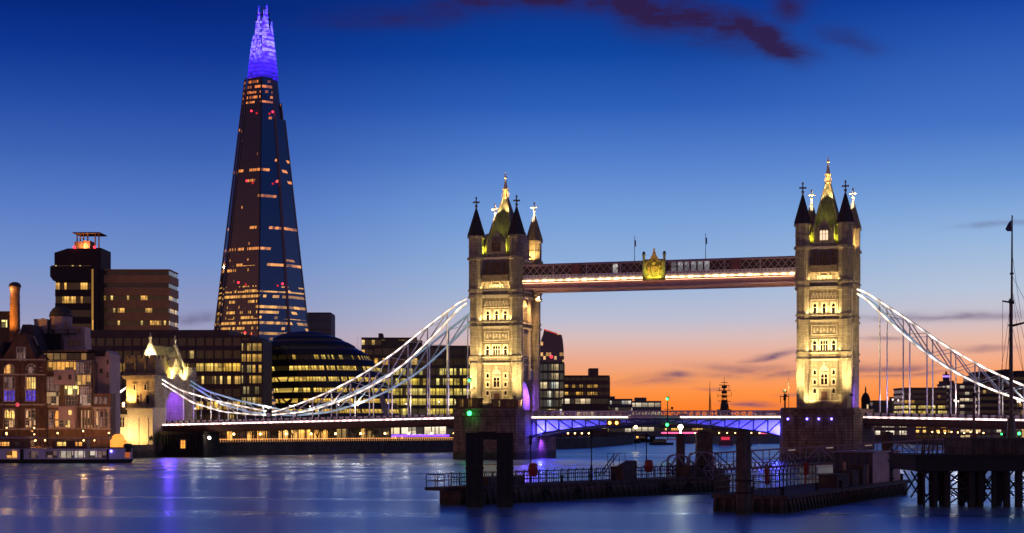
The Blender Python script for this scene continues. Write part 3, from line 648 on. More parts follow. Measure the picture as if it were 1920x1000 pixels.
TOPP = [(8.3, 43.9), (20, 35.9), (30, 28.5), (40, 22.6), (50, 18.0), (60, 14.5), (67.5, 12.5)]
BOTP = [(8.3, 43.2), (14, 37.2), (20, 31.4), (27, 25.4), (33, 21.6), (40, 18.1), (48, 15.1), (56, 12.9), (67.5, 11.9)]
def ip(tab, a):
    for (a0, z0), (a1, z1) in zip(tab, tab[1:]):
        if a <= a1: return z0 + (z1 - z0) * (a - a0) / (a1 - a0)
    return tab[-1][1]
def sm(tab, a):   # lightly smoothed
    return sum(ip(tab, min(tab[-1][0], max(tab[0][0], a + d))) for d in (-3, -1, 1, 3)) / 4
STOP = [(67.5, 12.9), (72, 13.7), (85, 16.2), (96, 19.2), (101.8, 22.3)]
SBOT = [(67.5, 11.9), (72, 12.1), (82, 12.9), (92, 15.6), (101.8, 21.2)]
def chain(s0, sg, y, label, near):
    C = thing('suspension_chain', label, 'suspension chain', BP(s0, 0, 0), TH, 'suspension chains of the bridge')
    st = M['white_steel'] if near else M['unlit_blue_steel']  # far chain in bluer steel: its unlit side put into the colour
    A = [8.3 + (67.5 - 8.3) * i / 40 for i in range(41)]
    tp = [(sg * a, y, sm(TOPP, a)) for a in A]; bt = [(sg * a, y, sm(BOTP, a)) for a in A]
    m = MB(); m.path(tp, .5, .55); m.build('upper_chord', st, C)
    m = MB(); m.path(bt, .5, .6); m.build('lower_chord', st, C)
    web = MB(); hang = MB(); k = 14.0; i = 0; prev = None
    while k < 66:
        t_, b_ = sm(TOPP, k), sm(BOTP, k)
        if t_ - b_ > .7:
            web.bar((sg * k, y, t_), (sg * k, y, b_), .3)
            if prev: web.bar((sg * prev[0], y, prev[1]), (sg * k, y, b_), .28); web.bar((sg * prev[0], y, prev[2]), (sg * k, y, t_), .14)
        prev = (k, t_, b_)
        hang = MB(); hang.tube((sg * k, y, b_), (sg * k, y, deck_z(k) + .2), .17, 6); hang.build('hanger', M['white_steel'], C); k += 5.75
    A2 = [67.5 + (101.8 - 67.5) * i / 20 for i in range(21)]
    sh = MB(); sh.path([(sg * a, y, ip(STOP, a)) for a in A2], .5, .5); sh.build('short_upper_chord', st, C)
    sh = MB(); sh.path([(sg * a, y, ip(SBOT, a)) for a in A2], .5, .5); sh.build('short_lower_chord', st, C)
    k = 72.0; prev = None; sweb = MB()
    while k < 101:
        t_, b_ = ip(STOP, k), ip(SBOT, k); sweb.bar((sg * k, y, t_), (sg * k, y, b_), .18)
        if prev: sweb.bar((sg * prev[0], y, prev[2]), (sg * k, y, t_), .16)
        prev = (k, t_, b_); hang = MB(); hang.tube((sg * k, y, b_), (sg * k, y, deck_z(k) + .2), .17, 6); hang.build('hanger', M['white_steel'], C); k += 5.75
    sweb.build('short_web_member', st, C); web.build('web_member', st, C)
    jn = MB(); jn.cbox(sg * 67.5, y, 10.6, 1.7, 1.3, 2.5); jn.cbox(sg * 67.5, y, 13.1, 1.2, 1.0, .5); jn.build('link_block', M['slate'], C)
    jp = MB(); jp.plate([(sg * 67.5 + .62 * math.cos(q * math.pi / 6), 12.0 + .62 * math.sin(q * math.pi / 6)) for q in range(12)], y - .85, y - .66); jp.build('pin_plate', M['white_steel'], C)
    led = M['led_w'] if near else M['led_b']; o = -.3
    for nm, pts, hh in (('light_strip', tp, .3), ('light_strip', bt, .3), ('light_strip', [(sg * a, y, ip(STOP, a)) for a in A2], .3), ('light_strip', [(sg * a, y, ip(SBOT, a)) for a in A2], .3)):
        m = MB(); m.path([(x, yy + o, zz) for x, yy, zz in pts], .08, .34 if sg > 0 else .22); m.build(nm, led, C)
    bs = [(sg * 111.5, y, 21.4), (sg * 120, y, 15.9), (sg * 129, y, 10.0)]
    m = MB(); m.path(bs, .6, .7); m.build('back_stay', st, C); m = MB(); m.path([(x, yy + o - .06, zz) for x, yy, zz in bs], .08, .4); m.build('light_strip', led, C)
    return C
chain(0, -1, -8.1, 'brightly lit white suspension chain falling from the tower to the small gatehouse', True)
chain(0, -1, 8.1, 'dimmer bluish suspension chain on the far side of the span by the gatehouse', False)
chain(SR, 1, -8.1, 'brightly lit white suspension chain falling behind the tall dark mast', True)
chain(SR, 1, 8.1, 'bluish suspension chain partly hidden behind the bright one by the mast', False)

def bascule(s0, sg, label):
    Bz = thing('bascule_span', label, 'drawbridge span', BP(s0, 0, 0), TH, 'raising halves of the road span')
    x0, x1 = 10.4, SR / 2 - .1; zl = 11.35
    d = MB(); d.box(*sorted((sg * x0, sg * x1)), -7.6, 7.6, zl - .5, zl - .2); d.build('roadway', M['road'], Bz)
    L = MB(); n = 9
    def zb(a): return 6.1 + (zl - 1.3 - 6.1) * min(1, max(0, (a - x0) / (x1 - x0))) ** .62
    for y in (-8.3, 8.3):
        G = MB()
        xs = [x0 + (x1 - x0) * i / n for i in range(n + 1)]
        G.path([(sg * a, y, zl - .75) for a in xs], .45, .5); G.path([(sg * a, y, zb(a)) for a in xs], .6, .45)
        for i, a in enumerate(xs):
            G.bar((sg * a, y, zb(a)), (sg * a, y, zl - .7), .32)
            if i < n: G.bar((sg * a, y, zl - .8), (sg * xs[i + 1], y, zb(xs[i + 1])), .3)
        G.build('truss_girder', M['navy_steel'], Bz)
    for y in (-4.2, 0, 4.2):
        G = MB(); xs = [x0 + (x1 - x0) * i / 12 for i in range(13)]
        for a, b_ in zip(xs, xs[1:]): G.poly([(sg * a, y, zb(a)), (sg * b_, y, zb(b_)), (sg * b_, y, zl - .5), (sg * a, y, zl - .5), (sg * a, y + .2, zb(a)), (sg * b_, y + .2, zb(b_)), (sg * b_, y + .2, zl - .5), (sg * a, y + .2, zl - .5)], [(0, 1, 2, 3), (7, 6, 5, 4), (0, 4, 5, 1)])
        G.build('plate_girder', M['white_steel'], Bz)
    for y, o in ((-8.6, -1), (8.6, 1)):
        pr = MB(); pr.path([(sg * x0, y, zl + .05), (sg * x1, y, zl + .05)], .3, .3); pr.path([(sg * x0, y, zl + 1.45), (sg * x1, y, zl + 1.45)], .34, .2)
        k = x0
        while k < x1 - 1:
            pr.box(*sorted((sg * k, sg * (k + .3))), y - .12, y + .12, zl + .2, zl + 1.4)
            pr.bar((sg * (k + .3), y, zl + .25), (sg * (k + 1.75), y, zl + 1.35), .14, .1); pr.bar((sg * (k + .3), y + .05, zl + 1.35), (sg * (k + 1.75), y + .05, zl + .25), .14, .1); k += 1.75
        pr.build('parapet', M['lattice'], Bz)
        bk = MB(); bk.box(*sorted((sg * x0, sg * x1)), y - .1 * o - .05, y - .1 * o + .05 if False else y - .1 * o + .06, zl - .4, zl - .12); bk.build('fascia', M['parapet'], Bz)
        st = MB(); st.box(*sorted((sg * x0, sg * (x1 - 7))), *sorted((y + o * .18, y + o * .3)), zl - .3, zl - .06); st.build('light_strip', M['led_p'], Bz)
    for a, pw in ((x0 + 1.6, 4200), (x0 + 6, 1700), (x0 + 11, 900), (x0 + 16, 500), (x0 + 22, 260)):
        lamp('truss_light', 'POINT', (sg * a, -6.6, max(zb(a) + .5, zl - 3.6)), pw * .75, (.07, .06, 1), Bz, size=.25)
    lamp('underside_light', 'SPOT', (sg * (x0 + 1.0), 0, 5.2), 4200, (.2, .05, 1), Bz, (sg * (x0 - 1), 1, 0), 140, .8, .3)
    return Bz
M['navy_steel'] = plain('deep_blue_painted_steel', (.035, .06, .16), .45, 0, .1)
M['led_p'] = emit('pinkish_led_strip', (1, .74, .56), 6)
bascule(0, 1, 'blue-lit raising road span hinged at the pier behind the timber frame')
bascule(SR, -1, 'blue-lit raising road span hinged at the pier with four blue lamps')

# ------------------------------------------------------------------ gatehouse at the south end
for s0_, sg_, nm_ in ((0, -1, 'by the gatehouse span'), (SR, 1, 'on the span behind the ship mast')):
    for i_ in range(6):
        a_ = 17 + i_ * 15
        for yy_ in (-6.6, 6.6):
            Lq = thing('street_lamp', 'slim footway lamp on the suspended road deck ' + nm_, 'street lamp', BP(s0_ + sg_ * a_, -yy_, deck_z(a_) - .3), TH, 'footway lamps ' + nm_)
            q = MB(); q.tube((0, 0, 0), (0, 0, 4.6), .07, 6, .05); q.ngon(0, 0, .14, 0, .5); q.build('post', M['slate'], Lq); q = MB(); q.ngon(0, 0, .12, 4.6, 5.0, 8, r2=.2); q.build('lantern', M['white_dim'], Lq)
            lamp('bulb', 'POINT', (0, 0, 5.1), 1000, (1, .74, .6), Lq, size=.6)
def gatehouse():
    x0, x1 = -112, -101.6
    G = thing('gatehouse', 'small floodlit stone gatehouse with a purple-lit arch at the end of the bridge', 'gatehouse', BP(0, 0, 0), TH)
    near = MB(); near.box(x0 + .6, x1 - .4, -12, -6.4, 9, 23.4); near.box(x0 + .4, x1 - .2, -12.4, -6.4, 14.2, 14.6)
    near.plate([(x0 - .6, 23.4), (x1 + .4, 23.4), (x1 - .3, 22.2), (x0 + .5, 22.2)], -12.9, -6.2); near.build('tower_wall', M['stone'], G)
    tb = MB(); tb.box(x0 + .5, x1 - .3, -12.3, -6.2, 24.0, 28.4)
    for i in range(5): tb.box(x0 + .5 + i * 2.05, x0 + 1.8 + i * 2.05, -12.55, -12.0, 28.4, 29.2)
    for i in range(3): tb.box(x1 - .8, x1 - .1, -12 + i * 2.2, -10.7 + i * 2.2, 28.4, 29.2)
    for i in range(4): tb.box(x0 + .3 + i * 3.3, x0 + .8 + i * 3.3, -12.6, -12.2, 24, 28.4)
    tb.box(x0 - .1, x1 + .2, -12.8, -6, 23.4, 24.0)
    tb.build('battlement', M['stone_dark'], G)
    bs = MB(); bs.box(-109.8, x1 + .1, -14, -6.4, -1, 14.2); bs.box(-110.1, x1 + .3, -14.3, -6.4, 13.6, 14.0); bs.box(-106.3, -105.9, -14.25, -14, 2, 11); bs.box(-103.2, -102.8, -14.25, -14, 2, 11); bs.build('base_wall', M['stone_pale'], G)
    an = MB(); an.box(-113.2, -110.2, -13.5, -8, -1, 12.2); an.build('annexe', M['stone_pale'], G)
    ar = MB(); ar.prism([(-113.8, -14), (-109.8, -14), (-109.8, -7), (-113.8, -7)], 12.2, 12.5); ar.prism([(-113.6, -13.8), (-110.0, -13.8), (-110.0, -7.2), (-113.6, -7.2)], 12.5, 15.8, [(-112.2, -11.6), (-111.4, -11.6), (-111.4, -9.4), (-112.2, -9.4)]); ar.build('annexe_roof', M['slate'], G)
    window(G, -111.7, 8.6, 1.5, 2.8, -13.5, False, 2, sgn=-1)
    far = MB(); far.box(x0 + .6, x1 - .4, 6.4, 12, 3, 25.5); far.box(x0 + .2, x1, 6.2, 12.4, 22.4, 23.0)
    for i in range(3): far.box(x1 - 1.2, x1 - .4, 6.6 + i * 2, 7.8 + i * 2, 25.5, 26.3)
    far.build('tower_wall', M['stone'], G)
    mid_ = MB(); hw = 5.6
    for xa, xb in ((x0 + 1.2, x0 + 2.4), (x1 - 1.8, x1 - .6)):
        for sg in (-1, 1):
            pts = [(sg * 6.4, 8.4), (sg * 6.4, 23), (0, 23), (0, 19.4)] + [(sg * hw * math.sin(q * math.pi / 12), 13.6 + 5.8 * math.cos(q * math.pi / 12)) for q in range(1, 7)] + [(sg * hw, 8.4)]
            mid_.plate(pts, xa, xb, 'x')
    mid_.box(x0 + 2.4, x1 - 1.8, -6.4, -5.6, 8.4, 23); mid_.box(x0 + 2.4, x1 - 1.8, 5.6, 6.4, 8.4, 23); mid_.box(x0 + 2.4, x1 - 1.8, -5.6, 5.6, 19.6, 23)
    mid_.build('archway', M['stone'], G)
    rf = MB(); rf.plate([(x0 + 1, 23), (x1 - .7, 23), ((x0 + x1) / 2 + .1, 32.4)], -6.2, 7.2); rf.build('roof', M['gate_roof'], G)
    for y0 in (-6.9, 7.2):
        gb = MB(); gb.plate([(x0 + .6, 23), (x1 - .4, 23), (x1 - 2.4, 27.8), ((x0 + x1) / 2 + .5, 33.0), ((x0 + x1) / 2 - .3, 33.0), (x0 + 2.6, 27.8)], y0, y0 + .7)
        gb.ngon((x0 + x1) / 2 + .1, y0 + .35, .34, 32.8, 34.4); gb.ngon((x0 + x1) / 2 + .1, y0 + .35, .5, 34.4, 34.7); gb.ngon((x0 + x1) / 2 + .1, y0 + .35, .25, 34.7, 36, r2=.05)
        gb.build('gable', M['stone_pale'], G)
    dm = MB(); dm.plate([(-1.4, 23), (1.4, 23), (1.4, 26), (0, 29), (-1.4, 26)], x1 - 2.6, x1 - .5, 'x')
    for k in range(6): dm.ngon(x1 - .4, -5 + k * 2, .3, 22.6, 25.4, r2=.05)
    do = dm.build('dormer', M['stone_pale'], G)
    window(do, 0, 24.0, 1.2, 2.0, x1 - .5, True, 2, axis='x', sgn=1)
    for xx in (-108.6, -105.0): window(G, xx, 19.2, .6, 1.6, -12.0, False, 1, sgn=-1)
    for xx in (-107.4, -104.2): window(G, xx, 15.4, .9, 2.6, -12.0, True, 1, 'stone_dark', sgn=-1)
    # lights
    lamp('gate_light', 'SPOT', (-107, -20, 4.5), 6500, (1, .62, .22), G, (-105.5, -12, 9), 120, .9, .4)
    lamp('gate_light', 'SPOT', (-111, -19, 5), 3500, (1, .7, .34), G, (-111, -13, 8), 100, .9, .4)
    lamp('gate_light', 'SPOT', (-110.6, -14.2, 15.2), 16000, (1, .5, .13), G, (-108, -11, 23), 120, .9, .2)
    lamp('roof_light', 'SPOT', (x1 + .9, -3, 22.8), 9000, (1, .75, .2), G, (x1 - 3, -3, 28), 130, .9, .2)
    lamp('roof_light', 'SPOT', (x1 + .9, 4, 22.8), 11000, (1, .82, .35), G, (x1 - 3, 5, 28), 130, .9, .2)
    lamp('gable_light', 'SPOT', (-106.8, -8.4, 29.3), 2400, (1, .85, .45), G, (-106.7, -6.9, 31), 130, .9, .1)
    lamp('gable_light', 'SPOT', (-103.5, -7.9, 28.8), 2400, (1, .85, .45), G, (-105.5, -6.9, 31), 130, .9, .1)
    inn = MB(); inn.box(-109.2, -108.9, -5.5, 5.5, 8.5, 19.5); inn.ngon(-108.7, -.2, .45, 8.5, 19.4)
    for yy in (-5.2, 5.0): inn.ngon(-108.7, yy, .35, 8.5, 19.4)
    inn.build('vault_screen', M['stone_pale'], G)
    for yy in (-2.7, 2.5): lamp('vault_light', 'SPOT', (-107.5, yy, 9.6), 26000, (.6, .42, 1), G, (-108.9, yy, 13.0), 50, .9, .3)
    lamp('vault_light', 'POINT', (-104.5, 0, 17.5), 6000, (.2, .06, 1), G, size=.4)
    ll = MB(); ll.cbox(-111.0, -14.1, 14.4, .45, .4, 1.2); ll.build('lantern', M['warm'], G)
    return G
M['gate_roof'] = stone('gatehouse_roof_slate', (.3, .26, .1), (.14, .12, .05), .6, .5, .6, .3, .3)
gatehouse()

# ------------------------------------------------------------------ skyscraper of tapering glass
def glass_tower_mat():
    m, n, b = new_mat('skyscraper_glazing'); x, y, z = n.sep(objco(n))
    fl = n.m('FLOOR', n.m('DIVIDE', z, 3.75)); u = n.m('DIVIDE', n.m('SUBTRACT', x, n.m('MULTIPLY', y, .8)), 1.0); uc = n.m('FLOOR', u)
    ur = n.m('FLOOR', n.m('DIVIDE', n.m('ADD', uc, n.m('MULTIPLY', fl, 2.3)), 7))
    r1, _ = n.white(n.vec(uc, fl, 1)); r2, _ = n.white(n.vec(ur, fl, 2)); r3, _ = n.white(n.vec(uc, fl, 3)); rf, _ = n.white(n.vec(0, fl, 4))
    S = lambda lst: n.ramp(n.m('DIVIDE', z, 310), [(p / 310, (v,) * 3) for p, v in lst], 'CONSTANT')
    prob = S([(0, .5), (84, .4), (91, .16), (99, 1.0), (103.5, .36), (107.5, .05), (117, .5), (121.5, .2), (126, .02), (131, .95), (135, .03), (145.6, .2), (149.5, .02), (169, .05), (187.5, .8), (191.5, .03), (206, .06), (224, .015), (238.5, .8), (246, .6), (252, .4)])
    on = n.m('MAXIMUM', n.m('LESS_THAN', r2, n.m('MULTIPLY', prob, .9)), n.m('LESS_THAN', r1, n.m('MULTIPLY', prob, .3)))
    thin = n.m('GREATER_THAN', n.m('FRACT', n.m('DIVIDE', z, 3.75)), .5)
    tex = n.noise(n.vec(n.m('MULTIPLY', u, 2.9), n.m('MULTIPLY', z, 1.9), 1), 1, 3)[0]
    e = n.m('MULTIPLY', n.m('MULTIPLY', on, thin), n.m('MULTIPLY', n.m('MULTIPLY_ADD', r3, 1.0, .12), n.m('MULTIPLY_ADD', tex, 2.0, -.1)))
    hue = n.ramp(n.m('DIVIDE', z, 310), [(.2, (1, .48, .1)), (.34, (1, .48, .1)), (.42, (1, .36, .08)), (.7, (1, .3, .06)), (.86, (1, .24, .06))])
    dimglow = n.m('MULTIPLY', n.m('MULTIPLY_ADD', rf, .5, .5), .012)
    n.L.new(hue, b.inputs['Emission Color']); n.L.new(n.m('MULTIPLY', e, 1.15), b.inputs['Emission Strength'])
    line = n.m('LESS_THAN', n.m('FRACT', n.m('DIVIDE', z, 3.75)), .12)
    n.put(b.inputs['Base Color'], n.mix(line, (.008, .008, .016), (.03, .024, .035)))
    b.inputs['Roughness'].default_value = .08; b.inputs['IOR'].default_value = 2.3
    m.cycles.emission_sampling = 'NONE'; return m
def crown_mat():
    m, n, b = new_mat('lit_crown_glazing'); x, y, z = n.sep(objco(n))
    fl = n.m('FLOOR', n.m('DIVIDE', z, 2.9)); u = n.m('DIVIDE', n.m('SUBTRACT', x, n.m('MULTIPLY', y, .8)), 2.1)
    r, _ = n.white(n.vec(n.m('FLOOR', u), fl, 3)); tex = n.noise(n.vec(n.m('MULTIPLY', u, .8), n.m('MULTIPLY', z, .28), 5), 1, 4, .65)[0]
    line = n.m('GREATER_THAN', n.m('FRACT', n.m('DIVIDE', z, 2.9)), .22)
    lv = n.ramp(n.m('DIVIDE', n.m('SUBTRACT', z, 253), 57), [(0, (.1,) * 3), (.15, (.42,) * 3), (.33, (.7,) * 3), (.42, (1,) * 3), (.8, (.9,) * 3), (1, (.6,) * 3)])
    hot = n.m('MULTIPLY', n.m('SUBTRACT', tex, .42), 3, clamp=True)
    hot = n.m('MULTIPLY', hot, n.ramp(n.m('DIVIDE', n.m('SUBTRACT', z, 253), 57), [(.26, (.03,) * 3), (.4, (.8,) * 3), (.9, (.8,) * 3)]))
    n.put(b.inputs['Emission Color'], n.mix(hot, (.045, .012, 1), (.42, .36, 1)))
    n.L.new(n.m('MULTIPLY', n.m('MULTIPLY', lv, n.m('MULTIPLY_ADD', line, .6, .4)), n.m('MULTIPLY_ADD', r, 1.2, 2.2)), b.inputs['Emission Strength'])
    b.inputs['Base Color'].default_value = (.05, .05, .1, 1); b.inputs['Roughness'].default_value = .2
    return m
SX, SD = at(492, 1221), 1221
SK = thing('glass_skyscraper', 'very tall tapering glass skyscraper with a purple-lit jagged crown', 'skyscraper', (SX, SD, 0))
base = [(-41.5, -4), (-35.5, -19), (2.2, -40), (27, -24), (40.5, -2), (30, 28), (-6, 41), (-33, 26)]
def tap(p, z_, out=0):
    k = 1 - z_ / 310 * .875; cxo = .6 * z_ / 310
    l = math.hypot(*p); q = (p[0] * (k + out / l), p[1] * (k + out / l)); return (q[0] + cxo, q[1], z_)
GM = glass_tower_mat(); CM = crown_mat(); M['fin'] = plain('skyscraper_fin_metal', (.1, .1, .14), .35, .6)
tops = [257, 257, 257, 228, 240, 250, 257, 250]
core = MB(); core.prism([tap(p, 0)[:2] for p in [(a * .93, b_ * .93) for a, b_ in base]], LZ, 256, [tap((a * .93, b_ * .93), 256)[:2] for a, b_ in base]); core.build('core', M['fin'], SK)
for i in range(8):
    p, q = base[i], base[(i + 1) % 8]; o = 1.4 if i in (3, 0) else 0
    P = [tap(p, LZ, o), tap(q, LZ, o), tap(q, tops[i], o), tap(p, tops[i], o)]
    s_ = MB(); s_.poly(P, [(0, 1, 2, 3)])
    go = s_.build('glass_facet', GM, SK)
    fn = MB(); fn.bar(P[0], P[3], .9); fn.bar(P[1], P[2], .9); fn.build('corner_fin', M['fin'], go)
for i, top, cut in ((0, 286, 0), (1, 302, 1), (2, 307, 2), (3, 296, 0), (4, 300, 0), (5, 290, 0), (6, 304, 0), (7, 285, 0)):
    p, q = base[i], base[(i + 1) % 8]
    def lerp(t): return (p[0] + (q[0] - p[0]) * t, p[1] + (q[1] - p[1]) * t)
    c = MB(); z0 = 257.3; segs = 6
    prof = [top - random.uniform(0, 7) for _ in range(segs)]
    if cut == 1: prof = [288, 298, 309, 304, 284, 276]
    if cut == 2: prof = [300, 306, 303, 306, 309, 310]
    for k in range(segs):
        a, b_ = lerp(k / segs), lerp((k + 1) / segs); c.poly([tap(a, z0), tap(b_, z0), tap(b_, prof[k]), tap(a, prof[k])], [(0, 1, 2, 3)])
    c.build('crown_screen', CM, SK)
cc = MB(); cc.ngon(.5, 0, 2.2, 256, 309, n=4, r2=.5)
for k in range(12):
    zz = 260 + 4 * k; w_ = 41 * (1 - zz / 310 * .875) * .8; cc.box(-w_ + .5, w_ + .5, -w_ * .8, w_ * .8, zz, zz + .25)
cc.build('crown_frame', M['fin'], SK)
av = MB()
for px, y in ((467, 203), (507, 204), (460, 337), (516, 338), (447, 530), (529, 532), (462, 625)): 
    zz = zy(y, SD - 24); av.ball(at(px, SD - 24) - SX, -40 * (1 - zz / 310 * .875) + abs(at(px, SD - 24) - SX) * .42 - 2.0, zz, .75)
av.build('warning_light', M['redl'], SK)

# ------------------------------------------------------------------ generic office blocks
WIN = {}
def winmat(key, **k):
    if key not in WIN: WIN[key] = lit_windows(key, **k)
    return WIN[key]
def office(name, label, cat, px0, px1, ytop, d, floors, depth=26, rz=0, wall=(.05, .035, .03), win=None, band=.55, zbase=LZ, group=None, roofbox=None, proud=.35, piers=0, zf=None, rows=None):
    x0, x1 = at(px0, d), at(px1, d); zt = zy(ytop, d); T = thing(name, label, cat, ((x0 + x1) / 2, d, zbase), rz, group)
    w = (x1 - x0) / 2; H = zt - zbase; m = MB(); wm = M.setdefault('wall_%d_%d_%d' % tuple(int(c * 1000) for c in wall), plain(name + '_wall', wall, .7, 0, .2, .2))
    m.box(-w + proud, w - proud, proud, depth - proud, 0, H - .4); m.box(-w, w, 0, depth, H - .9, H)
    fh = (H - 1.2) / floors
    for k in range(floors):
        z1 = k * fh + fh * (1 - band); m.box(-w, w, 0, depth, k * fh, z1)
    for k in range(piers + 1 if piers else 0):
        u = -w + 2 * w * k / piers; m.box(u - .25, u + .25, -.06, depth + .06, 0, H - .95)
    if roofbox:
        for a, b_, h in roofbox: m.box(-w + 2 * w * a, -w + 2 * w * b_, 4, depth - 4, H, H + h)
    m.build('wall', wm, T)
    for k in range(floors):
        r = MB(); z0 = k * fh + fh * (1 - band) + .02; z1 = (k + 1) * fh - .02; e = proud - .06
        r.box(-w + e, w - e, e, depth - e, z0, z1)
        wmat = win
        if rows: wmat = rows.get(k, win)
        r.build('window_band', wmat, T)
    return T
wA = winmat('office_windows_dense', cw=1.5, fh=3.9, prob=.6, strength=1.15, seed=1)
wA2 = winmat('office_windows_bright', cw=1.5, fh=3.9, prob=.95, strength=1.25, seed=15, warm=(1, .56, .07), pale=(1, .75, .22))
wB = winmat('office_windows_sparse', cw=1.6, fh=3.6, prob=.42, strength=1.1, seed=2)
wC = winmat('hospital_windows', cw=2.0, fh=4.1, prob=.42, strength=1.15, seed=3, warm=(1, .5, .1), run=3)
wD = winmat('office_windows_few', cw=1.8, fh=3.8, prob=.14, strength=.8, seed=4)
wE = winmat('office_windows_greenish', cw=1.5, fh=4.2, prob=1.0, strength=1.1, seed=5, warm=(.8, .55, .06), pale=(.95, .8, .25))
wF = winmat('office_windows_full', cw=1.3, fh=9, prob=1.3, strength=1.05, seed=6, warm=(1, .66, .1), pale=(1, .8, .25))
wW = winmat('white_lit_windows', cw=2.2, fh=6, prob=1.2, strength=1.7, seed=7, warm=(1, .75, .45), pale=(1, .92, .75))
wO = winmat('amber_lit_windows', cw=1.4, fh=3.2, prob=.75, strength=2.0, seed=8, warm=(1, .42, .07), pale=(1, .6, .18))
wN = winmat('unlit_office_glazing', cw=1.5, fh=4, prob=.02, strength=.4, seed=11, glass=(.02, .024, .04))

# hospital towers far behind
office('hospital_block', 'brown concrete hospital slab with banded windows beside the dark tower', 'tower block', 191, 318, 505, 1480, 13, 40, R(0), (.5, .27, .1), wC, .36, proud=.9, rows={12: wN, 11: wN})
HB = thing('hospital_tower', 'dark concrete hospital tower with jutting top and rooftop canopy', 'tower block', (at(143, 1470), 1470, LZ))
d_ = 1470; k_ = d_ / F
def hz(y): return zy(y, d_) - LZ
m = MB(); X = lambda px: at(px, d_) - at(143, d_)
m.box(X(103), X(171), 2, 34, 0, hz(512)); m.box(X(171), X(189.5), -1, 36, 0, hz(465)); m.box(X(176), X(186), -2, 0, 0, hz(467))
m.plate([(X(95), hz(500)), (X(95), hz(519)), (X(101), hz(527)), (X(171), hz(527)), (X(171), hz(500))], -2, 34)
m.plate([(X(102), hz(498)), (X(102), hz(474)), (X(127), hz(466)), (X(171), hz(466)), (X(171), hz(498))], 0, 32)
fh = (hz(530)) / 11
for k in range(11): m.box(X(102.5), X(171), 1.2, 35, k * fh, k * fh + fh * .5)
m.build('wall', plain('dark_concrete', (.032, .022, .022), .8, 0, .2, .1), HB)
for k in range(11):
    r = MB(); r.box(X(102.9), X(170.9), 1.7, 34.4, k * fh + fh * .5 + .05, (k + 1) * fh - .05); r.build('window_band', wC if k not in (8, 4) else wN, HB)
r = MB(); r.box(X(97), X(170.8), -1.4, 33.5, hz(500) + .02, hz(498) - .02); r.build('window_band', wB, HB)
r = MB(); r.box(X(172), X(175.8), -1.15, -.9, 4, hz(505)); r.build('stair_window', wC, HB)
m = MB(); m.box(X(136), X(151), 6, 22, hz(467), hz(452)); m.box(X(153), X(166), 6, 22, hz(467), hz(450)); m.box(X(135), X(186), 2, 28, hz(437), hz(435))
for px in (140, 146, 152, 160, 174, 181): m.box(X(px) - .5, X(px) + .5, 8, 9, hz(466), hz(437))
m.build('roof_canopy', plain('canopy_concrete', (.2, .09, .05), .8), HB)
m = MB()
for px in (140, 178): m.ball(X(px), -1.2, hz(464), 1.2)
m.build('warning_light', M['redl'], HB)
lamp('canopy_light', 'POINT', (X(156), 3, hz(461)), 9000, (1, .5, .2), HB, size=1)

# riverside office range behind the gatehouse
office('office_block', 'long dark riverside office block behind the gatehouse, unlit top storey', 'office block', 161, 470, 628, 690, 8, 40, R(-2), (.09, .055, .05), wA, .62, proud=.5, piers=18, rows={7: wN, 6: wD, 5: wA2, 4: wA, 3: wN, 2: wA2, 1: wD, 0: wB}, roofbox=[(.0, .86, 2.2)])
office('office_block', 'narrow glazed stair block between the long office and the dark egg-shaped hall', 'office block', 452, 492, 638, 660, 9, 20, R(-2), (.08, .06, .045), winmat('stair_windows', cw=1.2, fh=3.4, prob=.8, strength=.7, seed=12, warm=(1, .55, .1), pale=(.85, .75, .35)), .7, proud=.3, piers=4)
office('office_block', 'wide office block behind the chains with yellow lit lower floors', 'office block', 700, 884, 648, 760, 9, 40, R(3), (.07, .065, .045), wE, .66, proud=.5, piers=11, rows={8: wN, 7: wB, 0: wW, 1: wF}, roofbox=[(.08, .5, 2.5)])
office('office_block', 'office block with purple-grey roof storey and scaffolded corner behind the chains', 'office block', 678, 782, 633, 820, 10, 30, R(3), (.07, .045, .05), wB, .5, proud=.4, piers=0, roofbox=[(.3, .38, 2.2)])
sc = thing('scaffold', 'thin scaffold frame at the corner of the purple-roofed office', 'scaffold', (at(681, 815), 815, LZ))
m = MB()
for a in range(4): m.box(-2.6 + a * 1.5, -2.5 + a * 1.5, 0, .1, 0, zy(632, 815) - LZ)
for a in range(16): m.box(-2.7, 2.1, 0, .1, 2 + a * 2.7, 2.12 + a * 2.7)
m.build('poles', M['lattice'], sc)
NB = office('office_tower', 'blue-glazed office tower close beside the skyscraper base', 'office block', 574, 620, 586, 1260, 15, 30, R(0), (.05, .06, .1), winmat('blue_office_windows', cw=2.2, fh=4.6, prob=.08, strength=.6, seed=14, glass=(.05, .075, .16), dim=.0, rough=.3), .85, proud=.15, piers=9)

